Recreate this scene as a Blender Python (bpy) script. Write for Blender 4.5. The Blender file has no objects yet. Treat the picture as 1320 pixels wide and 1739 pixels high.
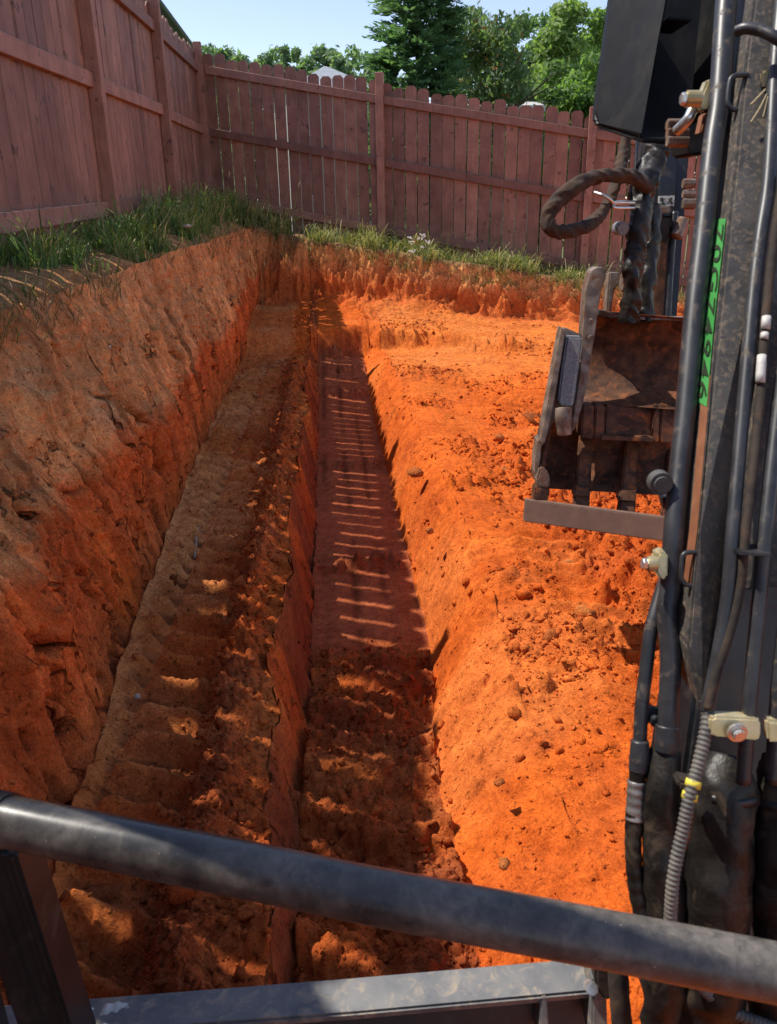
import bpy, bmesh, math, random
import numpy as np
from mathutils import Vector, Matrix

random.seed(7); RNG = np.random.default_rng(11)
SC = bpy.context.scene
COL = SC.collection

# ------------------------------------------------------------------ camera
F_PX, CX, CY = 1321.0, 660.0, 869.5          # the photograph's pixel focal length and centre
PITCH, ROLL, YAW = math.radians(20.5), math.radians(0.9), math.radians(-4.1)
fwd = np.array([0, math.cos(PITCH), -math.sin(PITCH)]); rgt = np.array([1.0, 0, 0]); up_ = np.cross(rgt, fwd)
_c, _s = math.cos(ROLL), math.sin(ROLL)
rgt, up_ = _c * rgt - _s * up_, _s * rgt + _c * up_
_cz, _sz = math.cos(YAW), math.sin(YAW)
RZ = np.array([[_cz, -_sz, 0], [_sz, _cz, 0], [0, 0, 1]])
fwd, rgt, up_ = RZ @ fwd, RZ @ rgt, RZ @ up_
cam_d = bpy.data.cameras.new('camera'); cam = bpy.data.objects.new('camera', cam_d); COL.objects.link(cam)
cam.matrix_world = Matrix([[rgt[i], up_[i], -fwd[i], 0.0] for i in range(3)] + [[0, 0, 0, 1]])
cam_d.sensor_fit = 'VERTICAL'; cam_d.sensor_height = 24.0
cam_d.lens = 24.0 * F_PX / 1739.0
cam_d.clip_start = 0.02; cam_d.clip_end = 3000
cam_d.dof.use_dof = True; cam_d.dof.focus_distance = 5.0; cam_d.dof.aperture_fstop = 9.0
SC.camera = cam

# ------------------------------------------------------------------ sky, sun, exposure
SUN_EL = math.radians(58.0)
SUN_AZ = math.radians(156.0)                 # direction towards the sun, counter-clockwise from +X
sun_v = Vector((math.cos(SUN_AZ) * math.cos(SUN_EL), math.sin(SUN_AZ) * math.cos(SUN_EL), math.sin(SUN_EL)))
W = bpy.data.worlds.new('World'); SC.world = W; W.use_nodes = True
wn = W.node_tree.nodes; wl = W.node_tree.links
bg = wn['Background']; sky = wn.new('ShaderNodeTexSky'); sky.sky_type = 'NISHITA'; sky.sun_disc = False
sky.sun_elevation = SUN_EL; sky.sun_rotation = math.atan2(sun_v.x, sun_v.y)
sky.altitude = 1200; sky.air_density = 1.0; sky.dust_density = 0.3; sky.ozone_density = 1.0
bg.inputs['Strength'].default_value = 0.14
wb = wn.new('ShaderNodeMix'); wb.data_type = 'RGBA'; wb.blend_type = 'MULTIPLY'; wb.inputs[0].default_value = 1.0
wb.inputs[7].default_value = (1.0, 0.85, 0.80, 1.0)          # the phone's warm white balance, even over the whole sky
wl.new(sky.outputs[0], wb.inputs[6]); wl.new(wb.outputs[2], bg.inputs['Color'])
sd = bpy.data.lights.new('sun', 'SUN'); sd.energy = 3.2; sd.angle = math.radians(0.5); sd.color = (1.0, 0.94, 0.85)
sun = bpy.data.objects.new('sun', sd); COL.objects.link(sun)
sun.rotation_euler = (-sun_v).to_track_quat('-Z', 'Y').to_euler()
SC.view_settings.view_transform = 'Standard'; SC.view_settings.look = 'None'
SC.view_settings.exposure = 0.9; SC.view_settings.gamma = 1.0
SC.view_settings.use_curve_mapping = False
SC.cycles.max_bounces = 7; SC.cycles.diffuse_bounces = 4; SC.cycles.glossy_bounces = 2; SC.cycles.transmission_bounces = 3
SC.cycles.caustics_reflective = False; SC.cycles.caustics_refractive = False
SC.cycles.use_adaptive_sampling = True; SC.cycles.adaptive_threshold = 0.025
SC.cycles.use_denoising = True; SC.cycles.denoising_prefilter = 'NONE'

# ------------------------------------------------------------------ helpers
def P(x, y, d):
    """world point seen at photograph pixel x, y and at depth d metres along the view axis"""
    v = (fwd + rgt * ((x - CX) / F_PX) - up_ * ((y - CY) / F_PX)) * d
    return Vector(v)

rgtV = Vector(rgt); fwdV = Vector(fwd)
def link(o, parent=None):
    COL.objects.link(o)
    if parent is not None:
        o.parent = parent
    return o

def tag(o, label=None, cat=None, group=None, kind=None):
    if label: o['label'] = label
    if cat: o['category'] = cat
    if group: o['group'] = group
    if kind: o['kind'] = kind
    return o

def empty(name, loc=(0, 0, 0)):
    o = bpy.data.objects.new(name, None); o.location = loc; o.empty_display_size = 0.1
    return link(o)

def mesh_obj(name, verts, faces, mat, parent=None, smooth=False):
    me = bpy.data.meshes.new(name); me.from_pydata([tuple(v) for v in verts], [], faces); me.update()
    if mat: me.materials.append(mat)
    if smooth: me.shade_smooth()
    o = bpy.data.objects.new(name, me); link(o)
    if parent is not None:
        o.parent = parent
        o.matrix_parent_inverse = Matrix.Translation(-abs_loc(parent))
    return o

def abs_loc(o):
    v = Vector(o.location)
    if o.parent is not None: pass
    return v if o.type == 'EMPTY' else Vector((0, 0, 0))

def bm_obj(name, bm, mat, parent=None, smooth=False):
    me = bpy.data.meshes.new(name); bm.to_mesh(me); bm.free()
    if mat: me.materials.append(mat)
    if smooth: me.shade_smooth()
    o = bpy.data.objects.new(name, me); link(o)
    if parent is not None:
        o.parent = parent
        o.matrix_parent_inverse = Matrix.Translation(-abs_loc(parent))
    return o

def quads_obj(name, V, Q, mat, parent=None, col=None, smooth=False, loops=4):
    """fast numpy mesh: V (n,3), Q (m,loops)"""
    me = bpy.data.meshes.new(name)
    V = np.ascontiguousarray(V, dtype=np.float32); Q = np.ascontiguousarray(Q, dtype=np.int32)
    me.vertices.add(len(V)); me.vertices.foreach_set('co', V.ravel())
    me.loops.add(Q.size); me.loops.foreach_set('vertex_index', Q.ravel())
    me.polygons.add(len(Q))
    me.polygons.foreach_set('loop_start', np.arange(0, Q.size, loops, dtype=np.int32))
    me.polygons.foreach_set('loop_total', np.full(len(Q), loops, dtype=np.int32))
    if smooth: me.polygons.foreach_set('use_smooth', np.ones(len(Q), dtype=bool))
    me.update(calc_edges=True)
    if col is not None:
        a = me.color_attributes.new('Col', 'FLOAT_COLOR', 'POINT')
        c = np.ones((len(V), 4), dtype=np.float32); c[:, :3] = col
        a.data.foreach_set('color', c.ravel())
    if mat: me.materials.append(mat)
    o = bpy.data.objects.new(name, me); link(o)
    if parent is not None: o.parent = parent
    return o

# --- numpy noise
_perm = np.random.default_rng(5).random(65536).astype(np.float32) * 2 - 1
def vnoise(x, y, z=0.0):
    x = np.asarray(x, np.float32); y = np.asarray(y, np.float32)
    x, y = np.broadcast_arrays(x, y)
    seed = 0
    if np.ndim(z) == 0: seed = int(float(z) * 7919.0) & 65535
    xi, yi = np.floor(x), np.floor(y); u, v = x - xi, y - yi
    u = u * u * (3 - 2 * u); v = v * v * (3 - 2 * v)
    A = np.int64(73856093); B = np.int64(19349663)
    def plane(sd):
        hx = xi.astype(np.int64) * A; hy = (yi.astype(np.int64) * B) ^ sd
        hy2 = ((yi.astype(np.int64) + 1) * B) ^ sd; hx2 = hx + A
        a = _perm[(hx ^ hy) & 65535]; b = _perm[(hx2 ^ hy) & 65535]; c = _perm[(hx ^ hy2) & 65535]; d = _perm[(hx2 ^ hy2) & 65535]
        p = a + (b - a) * u; q = c + (d - c) * u; return p + (q - p) * v
    if np.ndim(z) == 0: return plane(np.int64(seed))
    z = np.asarray(z, np.float32); zi = np.floor(z); w = z - zi; w = w * w * (3 - 2 * w); C = np.int64(83492791)
    return plane(zi.astype(np.int64) * C) * (1 - w) + plane((zi.astype(np.int64) + 1) * C) * w
def pebbles(x, y, seed=0, fill=.8):
    """rounded lumps, one per unit cell: returns height 0..~.5"""
    x = np.asarray(x, np.float32); y = np.asarray(y, np.float32); xi, yi = np.floor(x).astype(np.int64), np.floor(y).astype(np.int64); H = np.zeros(x.shape, np.float32)
    for dx in (-1, 0, 1):
        for dy in (-1, 0, 1):
            cx, cy = xi + dx, yi + dy; h = ((cx * 73856093) ^ (cy * 19349663) ^ (seed * 7717)); r1 = _perm[h & 65535]; r2 = _perm[(h * 31 + 977) & 65535]; r3 = _perm[(h * 57 + 131) & 65535]
            px, py = cx + .5 + .38 * r1, cy + .5 + .38 * r2; rad = .12 + .36 * np.abs(r3) ** 1.5
            q = np.clip(1 - ((x - px) ** 2 * (1 + .5 * r2) + (y - py) ** 2 * (1 - .4 * r2)) / rad ** 2, 0, 1); H = np.maximum(H, rad * np.minimum(np.sqrt(q), .8) * (np.abs(r1) < fill))
    return H
def fbm(x, y, z=0.0, o=4, g=0.5):
    s = 0; a = 1.0; f = 1.0; t = 0
    for i in range(o):
        s = s + a * vnoise(np.asarray(x) * f + 17.3 * i, np.asarray(y) * f - 9.1 * i, np.asarray(z) * f + 3.7 * i); t += a; a *= g; f *= 2.03
    return s / t
def sst(a, b, x):
    t = np.clip((np.asarray(x, float) - a) / (b - a), 0, 1); return t * t * (3 - 2 * t)
def mix(a, b, t): return a + (b - a) * t

# ------------------------------------------------------------------ materials
def new_mat(name):
    m = bpy.data.materials.new(name); m.use_nodes = True
    nt = m.node_tree; b = nt.nodes['Principled BSDF']
    return m, nt, b
def nd(nt, t, **kw):
    n = nt.nodes.new(t)
    for k, v in kw.items(): setattr(n, k, v)
    return n
def noise_n(nt, vec, scale, detail=4.0, rough=0.55, dist=0.0):
    n = nd(nt, 'ShaderNodeTexNoise'); n.inputs['Scale'].default_value = scale; n.inputs['Detail'].default_value = detail
    n.inputs['Roughness'].default_value = rough; n.inputs['Distortion'].default_value = dist
    nt.links.new(vec, n.inputs['Vector']); return n.outputs['Fac']
def ramp_n(nt, fac, lo, hi, c0=(0, 0, 0, 1), c1=(1, 1, 1, 1)):
    r = nd(nt, 'ShaderNodeValToRGB'); r.color_ramp.elements[0].position = lo; r.color_ramp.elements[1].position = hi
    r.color_ramp.elements[0].color = c0; r.color_ramp.elements[1].color = c1
    nt.links.new(fac, r.inputs['Fac']); return r.outputs['Color']
def mix_n(nt, a, b, fac, mode='MIX'):
    m = nd(nt, 'ShaderNodeMix', data_type='RGBA', blend_type=mode)
    for sock, v in ((m.inputs[6], a), (m.inputs[7], b), (m.inputs[0], fac)):
        if isinstance(v, (int, float)): sock.default_value = v
        elif isinstance(v, tuple): sock.default_value = (*v, 1) if len(v) == 3 else v
        else: nt.links.new(v, sock)
    return m.outputs[2]
def bump_n(nt, h, strength, dist, prev=None):
    b = nd(nt, 'ShaderNodeBump'); b.inputs['Strength'].default_value = strength; b.inputs['Distance'].default_value = dist
    nt.links.new(h, b.inputs['Height'])
    if prev is not None: nt.links.new(prev, b.inputs['Normal'])
    return b.outputs['Normal']
def objco(nt, scale=None):
    t = nd(nt, 'ShaderNodeTexCoord'); o = t.outputs['Object']
    if scale:
        m = nd(nt, 'ShaderNodeMapping'); m.inputs['Scale'].default_value = scale
        nt.links.new(o, m.inputs['Vector']); o = m.outputs['Vector']
    return o

def clay_mat():
    m, nt, b = new_mat('clay_soil'); co = objco(nt)
    at = nd(nt, 'ShaderNodeAttribute', attribute_name='Col')
    n1 = noise_n(nt, co, 22, 7, 0.72); n2 = noise_n(nt, co, 170, 3, 0.75); n3 = noise_n(nt, co, 4, 4)
    c = mix_n(nt, at.outputs['Color'], ramp_n(nt, n1, 0.3, 0.72, (0.60, 0.50, 0.46, 1), (1.25, 1.28, 1.26, 1)), 1.0, 'MULTIPLY')
    c = mix_n(nt, c, ramp_n(nt, n2, 0.32, 0.68, (0.68, 0.63, 0.6, 1), (1.22, 1.26, 1.3, 1)), 1.0, 'MULTIPLY')
    c = mix_n(nt, c, ramp_n(nt, n3, 0.35, 0.7, (0.86, 0.80, 0.78, 1), (1.1, 1.14, 1.16, 1)), 1.0, 'MULTIPLY')
    n4 = noise_n(nt, objco(nt, (1, 1, .5)), 66, 3, 0.6); n5 = noise_n(nt, objco(nt, (1.1, 0.9, 1.3)), 58, 3, 0.6)
    c = mix_n(nt, c, ramp_n(nt, n4, 0.59, 0.68, (1, 1, 1, 1), (0.30, 0.26, 0.24, 1)), 0.85, 'MULTIPLY')
    c = mix_n(nt, c, ramp_n(nt, n5, 0.62, 0.72, (1, 1, 1, 1), (1.28, 1.36, 1.36, 1)), 0.85, 'MULTIPLY')
    nt.links.new(c, b.inputs['Base Color']); b.inputs['Roughness'].default_value = 0.95
    b.inputs['Specular IOR Level'].default_value = 0.12
    wm = nd(nt, 'ShaderNodeAttribute', attribute_name='wallm')
    sc1 = noise_n(nt, objco(nt, (1, 1, .10)), 55, 4, 0.65, 0.3)
    fv = nd(nt, 'ShaderNodeTexVoronoi', feature='DISTANCE_TO_EDGE'); fv.inputs['Scale'].default_value = 4.2
    wa = nd(nt, 'ShaderNodeVectorMath', operation='ADD'); wn_ = nd(nt, 'ShaderNodeTexNoise'); wn_.inputs['Scale'].default_value = 7.0; wn_.inputs['Detail'].default_value = 3.0
    ws = nd(nt, 'ShaderNodeVectorMath', operation='SCALE'); ws.inputs['Scale'].default_value = .22; co2 = objco(nt, (.3, 1, .26))
    nt.links.new(co, wn_.inputs['Vector']); nt.links.new(wn_.outputs['Color'], ws.inputs[0]); nt.links.new(co2, wa.inputs[0]); nt.links.new(ws.outputs[0], wa.inputs[1]); nt.links.new(wa.outputs[0], fv.inputs['Vector'])
    fis = ramp_n(nt, fv.outputs['Distance'], 0.0, 0.03)
    brk = ramp_n(nt, noise_n(nt, co, 5.5, 2), 0.50, 0.57)
    fis = mix_n(nt, (1, 1, 1), fis, brk)
    def mul(a_, b_):
        q = nd(nt, 'ShaderNodeMath', operation='MULTIPLY'); nt.links.new(a_, q.inputs[0]); nt.links.new(b_, q.inputs[1]); return q.outputs[0]
    nb = bump_n(nt, n1, 0.6, 0.022); nb = bump_n(nt, n2, 0.6, 0.004, nb)
    nb = bump_n(nt, mul(sc1, wm.outputs['Fac']), 0.6, 0.012, nb); nb = bump_n(nt, mul(fis, wm.outputs['Fac']), 1.0, 0.05, nb)
    nt.links.new(nb, b.inputs['Normal']); return m

def simple(name, c0, c1, scale=20, rough=0.6, r2=None, bump=0.2, bdist=0.003, stretch=None, metal=0.0, lo=0.35, hi=0.68, detail=5,
           dirt=None, dirt_scale=30, dirt_lo=0.55, dirt_hi=0.7, spec=0.5, rnd=0.0, coat=0.0):
    m, nt, b = new_mat(name); co = objco(nt, stretch)
    n = noise_n(nt, co, scale, detail, 0.6)
    c = ramp_n(nt, n, lo, hi, (*c0, 1), (*c1, 1))
    rr = None
    if dirt is not None:
        n2 = noise_n(nt, objco(nt), dirt_scale, 6, 0.7, 0.6); f = ramp_n(nt, n2, dirt_lo, dirt_hi)
        c = mix_n(nt, c, dirt, f)
        rr = mix_n(nt, (rough,) * 3, (0.92,) * 3, f)
    if rnd:
        oi = nd(nt, 'ShaderNodeObjectInfo')
        c = mix_n(nt, c, ramp_n(nt, oi.outputs['Random'], 0.0, 1.0, (1 - rnd,) * 3 + (1,), (1 + rnd,) * 3 + (1,)), 1.0, 'MULTIPLY')
    nt.links.new(c, b.inputs['Base Color']); b.inputs['Metallic'].default_value = metal
    b.inputs['Specular IOR Level'].default_value = spec
    b.inputs['Coat Weight'].default_value = coat
    if rr is not None: nt.links.new(rr, b.inputs['Roughness'])
    elif r2 is not None: nt.links.new(ramp_n(nt, n, lo, hi, (rough,) * 3 + (1,), (r2,) * 3 + (1,)), b.inputs['Roughness'])
    else: b.inputs['Roughness'].default_value = rough
    if bump: nt.links.new(bump_n(nt, n, bump, bdist), b.inputs['Normal'])
    return m

def leaf_mat(name, trans=0.5):
    m, nt, b = new_mat(name)
    at = nd(nt, 'ShaderNodeAttribute', attribute_name='Col')
    nt.links.new(at.outputs['Color'], b.inputs['Base Color']); b.inputs['Roughness'].default_value = 0.62
    b.inputs['Specular IOR Level'].default_value = 0.25
    tr = nd(nt, 'ShaderNodeBsdfTranslucent'); ms = nd(nt, 'ShaderNodeMixShader'); ms.inputs[0].default_value = trans
    c2 = mix_n(nt, at.outputs['Color'], (1.1, 1.35, 0.5), 1.0, 'MULTIPLY')
    nt.links.new(c2, tr.inputs['Color'])
    nt.links.new(b.outputs[0], ms.inputs[1]); nt.links.new(tr.outputs[0], ms.inputs[2])
    nt.links.new(ms.outputs[0], nt.nodes['Material Output'].inputs['Surface']); return m

def fence_mat():
    m, nt, b = new_mat('stained_wood')
    oi = nd(nt, 'ShaderNodeObjectInfo'); t = nd(nt, 'ShaderNodeTexCoord')
    mp = nd(nt, 'ShaderNodeMapping'); mp.inputs['Scale'].default_value = (1, 1, 0.07)
    add = nd(nt, 'ShaderNodeVectorMath', operation='ADD')
    sc = nd(nt, 'ShaderNodeVectorMath', operation='SCALE'); sc.inputs['Scale'].default_value = 37.0
    cmb = nd(nt, 'ShaderNodeCombineXYZ')
    for i in range(3): nt.links.new(oi.outputs['Random'], cmb.inputs[i])
    nt.links.new(cmb.outputs[0], sc.inputs[0]); nt.links.new(t.outputs['Object'], add.inputs[0]); nt.links.new(sc.outputs[0], add.inputs[1])
    nt.links.new(add.outputs[0], mp.inputs['Vector'])
    g = noise_n(nt, mp.outputs[0], 70, 5, 0.6, 0.4); bl = noise_n(nt, add.outputs[0], 6, 5, 0.6)
    kn = noise_n(nt, add.outputs[0], 14, 2, 0.5)
    c = ramp_n(nt, g, 0.3, 0.7, (0.235, 0.118, 0.086, 1), (0.345, 0.173, 0.126, 1))
    c = mix_n(nt, c, ramp_n(nt, bl, 0.3, 0.72, (0.74, 0.72, 0.72, 1), (1.18, 1.2, 1.2, 1)), 1.0, 'MULTIPLY')
    c = mix_n(nt, c, (0.14, 0.072, 0.058), ramp_n(nt, kn, 0.66, 0.70))
    c = mix_n(nt, c, ramp_n(nt, oi.outputs['Random'], 0, 1, (0.68, 0.68, 0.70, 1), (1.25, 1.25, 1.22, 1)), 1.0, 'MULTIPLY')
    nt.links.new(c, b.inputs['Base Color']); b.inputs['Roughness'].default_value = 0.6; b.inputs['Specular IOR Level'].default_value = 0.35
    nt.links.new(bump_n(nt, g, 0.35, 0.002), b.inputs['Normal']); return m

M = {}
M['clay'] = clay_mat()
M['fence'] = fence_mat()
M['leaf'] = leaf_mat('leaves'); M['grass'] = leaf_mat('grass_blades', 0.3)
DUST = (0.30, 0.19, 0.115)
M['black'] = simple('black_paint', (0.010, 0.011, 0.013), (0.020, 0.021, 0.024), 14, 0.42, 0.6, 0.06, 0.001, dirt=(0.075, 0.06, 0.05), dirt_scale=22, dirt_lo=0.52, dirt_hi=0.8)
M['tube'] = simple('grey_black_tube', (0.018, 0.019, 0.022), (0.042, 0.043, 0.048), 30, 0.42, 0.6, 0.08, 0.001, dirt=(0.16, 0.115, 0.075), dirt_scale=45, dirt_lo=0.56, dirt_hi=0.74)
M['boomplate'] = simple('dirty_boom_paint', (0.040, 0.037, 0.034), (0.088, 0.078, 0.068), 26, 0.55, 0.75, 0.12, 0.001, dirt=(0.25, 0.185, 0.125), dirt_scale=120, dirt_lo=0.50, dirt_hi=0.72)
def rail_mat():
    m, nt, b = new_mat('worn_black_rail'); co = objco(nt)
    n = noise_n(nt, co, 70, 6, .7, .5); n2 = noise_n(nt, co, 11, 4, .6); sx = nd(nt, 'ShaderNodeSeparateXYZ'); nt.links.new(co, sx.inputs[0])
    g = nd(nt, 'ShaderNodeMapRange'); g.inputs[1].default_value = -.35; g.inputs[2].default_value = .15; g.inputs[3].default_value = -.16; g.inputs[4].default_value = .05; nt.links.new(sx.outputs[0], g.inputs[0])
    ad = nd(nt, 'ShaderNodeMath', operation='ADD'); nt.links.new(n2, ad.inputs[0]); nt.links.new(g.outputs[0], ad.inputs[1])
    m1 = nd(nt, 'ShaderNodeMath', operation='MULTIPLY'); nt.links.new(ramp_n(nt, ad.outputs[0], .30, .62), m1.inputs[0]); nt.links.new(ramp_n(nt, n, .22, .78), m1.inputs[1])
    c = mix_n(nt, (.024, .024, .024), (.215, .185, .155), m1.outputs[0])
    sp = ramp_n(nt, noise_n(nt, objco(nt, (1, 1, 1)), 240, 2, .5), .74, .79); c = mix_n(nt, c, (.42, .36, .29), sp)
    nt.links.new(c, b.inputs['Base Color']); nt.links.new(mix_n(nt, (.24,) * 3, (.6,) * 3, m1.outputs[0]), b.inputs['Roughness'])
    nt.links.new(bump_n(nt, n, .08, .001), b.inputs['Normal']); return m
M['rail'] = rail_mat()
M['plate'] = simple('dusty_blue_grey_steel', (0.095, 0.10, 0.108), (0.18, 0.175, 0.165), 16, 0.55, 0.75, 0.12, 0.001, dirt=(0.36, 0.29, 0.21), dirt_scale=40, dirt_lo=0.50, dirt_hi=0.72)
M['rust'] = simple('rusty_bucket_steel', (0.040, 0.018, 0.011), (0.15, 0.066, 0.034), 22, 0.6, 0.85, 0.3, 0.003, dirt=(0.34, 0.105, 0.034), dirt_scale=30, dirt_lo=0.52, dirt_hi=0.74, spec=0.2)
M['steel'] = simple('worn_brown_steel', (0.085, 0.060, 0.045), (0.30, 0.235, 0.185), 24, 0.5, 0.7, 0.3, 0.003, metal=0.15, dirt=(0.16, 0.07, 0.035), dirt_scale=26, dirt_lo=0.47, dirt_hi=0.66)
M['bar'] = simple('brown_flat_bar', (0.135, 0.075, 0.05), (0.185, 0.105, 0.072), 30, 0.7, 0.85, 0.1, 0.001)
M['pad'] = simple('grey_textured_pad', (0.12, 0.125, 0.13), (0.24, 0.24, 0.24), 160, 0.6, 0.8, 0.5, 0.003, dirt=(0.33, 0.24, 0.17), dirt_scale=30, dirt_lo=0.58, dirt_hi=0.72)
M['sleeve'] = simple('muddy_hose_sleeve', (0.012, 0.009, 0.008), (0.045, 0.029, 0.018), 30, 0.85, 0.95, 0.5, 0.004, dirt=(0.11, 0.060, 0.032), dirt_scale=18, dirt_lo=0.52, dirt_hi=0.78)
M['sleeve_black'] = simple('black_hose_sleeve', (0.007, 0.0065, 0.006), (0.024, 0.020, 0.017), 42, 0.42, 0.6, 0.6, 0.004, dirt=(0.10, 0.068, 0.042), dirt_scale=20, dirt_lo=0.55, dirt_hi=0.78, spec=0.3)
M['zinc'] = simple('yellow_zinc', (0.46, 0.36, 0.16), (0.66, 0.58, 0.38), 26, 0.32, 0.5, 0.05, 0.001, metal=0.55)
M['bolt'] = simple('bright_bolt', (0.5, 0.5, 0.48), (0.72, 0.71, 0.68), 40, 0.25, 0.4, 0.0, metal=0.8)
M['conduit'] = simple('grey_conduit', (0.06, 0.058, 0.055), (0.16, 0.145, 0.125), 40, 0.55, 0.75, 0.1, 0.001)
M['yellow'] = simple('yellow_band', (0.62, 0.47, 0.02), (0.75, 0.62, 0.08), 30, 0.5, 0.6, 0.05)
M['white'] = simple('white_plastic', (0.45, 0.43, 0.39), (0.62, 0.60, 0.56), 20, 0.5, 0.6, 0.05)
M['green'] = simple('green_sticker', (0.055, 0.30, 0.065), (0.085, 0.38, 0.10), 12, 0.45, 0.55, 0.0)
M['ink'] = simple('dark_ink', (0.018, 0.028, 0.012), (0.03, 0.04, 0.02), 12, 0.6, 0.6, 0.0)
M['red_edge'] = simple('orange_brown_paint', (0.20, 0.075, 0.035), (0.30, 0.12, 0.055), 30, 0.6, 0.75, 0.1, 0.001)  # for the painted ground reflection on the boom and the small red bracket
M['bark'] = simple('bark', (0.07, 0.05, 0.035), (0.16, 0.12, 0.085), 9, 0.9, 0.95, 0.6, 0.02, stretch=(1, 1, 0.25))
M['stone'] = simple('pale_stone', (0.40, 0.33, 0.26), (0.58, 0.50, 0.42), 16, 0.8, 0.9, 0.4, 0.004)
M['tubebright'] = simple('grey_ferrule', (0.16, 0.15, 0.14), (0.34, 0.32, 0.30), 40, 0.35, 0.5, 0.1, 0.001, metal=0.5)
M['knob'] = simple('dusty_rubber', (0.045, 0.045, 0.045), (0.10, 0.095, 0.088), 60, 0.7, 0.85, 0.3, 0.002)
M['gloss'] = simple('glossy_black_paint', (0.012, 0.012, 0.012), (0.026, 0.025, 0.024), 9, 0.34, 0.5, 0.04, 0.001, spec=0.25, dirt=(0.06, 0.05, 0.04), dirt_scale=14, dirt_lo=0.55, dirt_hi=0.8)
M['shroud'] = simple('black_plastic', (0.007, 0.007, 0.007), (0.012, 0.0115, 0.011), 24, 0.5, 0.62, 0.05, 0.001, spec=0.18, dirt=(0.03, 0.027, 0.024), dirt_scale=10, dirt_lo=0.5, dirt_hi=0.85)
M['mudhose'] = simple('clay_caked_hose', (0.10, 0.055, 0.03), (0.30, 0.17, 0.085), 22, 0.85, 0.95, 0.4, 0.004)
M['mudhose2'] = simple('brown_hose_wrap', (0.022, 0.013, 0.009), (0.080, 0.042, 0.022), 34, 0.85, 0.95, 0.6, 0.004)
M['roof'] = simple('grey_shingles', (0.16, 0.17, 0.185), (0.27, 0.28, 0.30), 3, 0.9, 0.95, 0.2, 0.02)
M['hiproof'] = simple('pale_grey_shingles', (0.26, 0.28, 0.31), (0.36, 0.38, 0.41), 3, 0.9, 0.95, 0.2, 0.02)
M['shedroof'] = simple('pale_metal_roof', (0.38, 0.38, 0.37), (0.5, 0.5, 0.48), 2, 0.6, 0.7, 0.1, 0.02)
M['siding'] = simple('pale_siding', (0.26, 0.25, 0.22), (0.34, 0.33, 0.30), 2, 0.7, 0.8, 0.1)
M['gutter'] = simple('dark_gutter', (0.06, 0.075, 0.07), (0.10, 0.12, 0.115), 6, 0.5, 0.6, 0.0)
M['glass'] = simple('window_glass', (0.03, 0.04, 0.05), (0.05, 0.06, 0.07), 2, 0.08, 0.1, 0.0)
M['lawn'] = simple('lawn', (0.05, 0.09, 0.02), (0.12, 0.16, 0.045), 0.8, 0.9, 0.95, 0.3, 0.05)

# ------------------------------------------------------------------ the dug ground (one sheet: lawn, bank, pit floor, footing trench)
def g_left(Y): return np.interp(Y, [-3, 0, 2.5, 3.7, 5.8, 8.1, 10.6, 14], [-.36, -.30, -.22, -.17, -.06, .05, .14, .16])
def plateau(X, Y):
    Xc = np.clip(X, -1.4, 7.0)
    return -.22 - .155 * Xc + sst(-.3, -1.4, X) * (g_left(Y) + .003)
def bank_line(X):
    return np.interp(X, [-1.4, -.8, 0, 1, 2, 3, 7, 14], [9.78, 9.66, 9.45, 9.14, 8.95, 8.85, 8.2, 7.5])
def ledge(X): return np.interp(X, [-1.2, 0, 1, 2, 3, 6], [-.93, -.93, -.97, -1.06, -1.10, -1.2])

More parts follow.
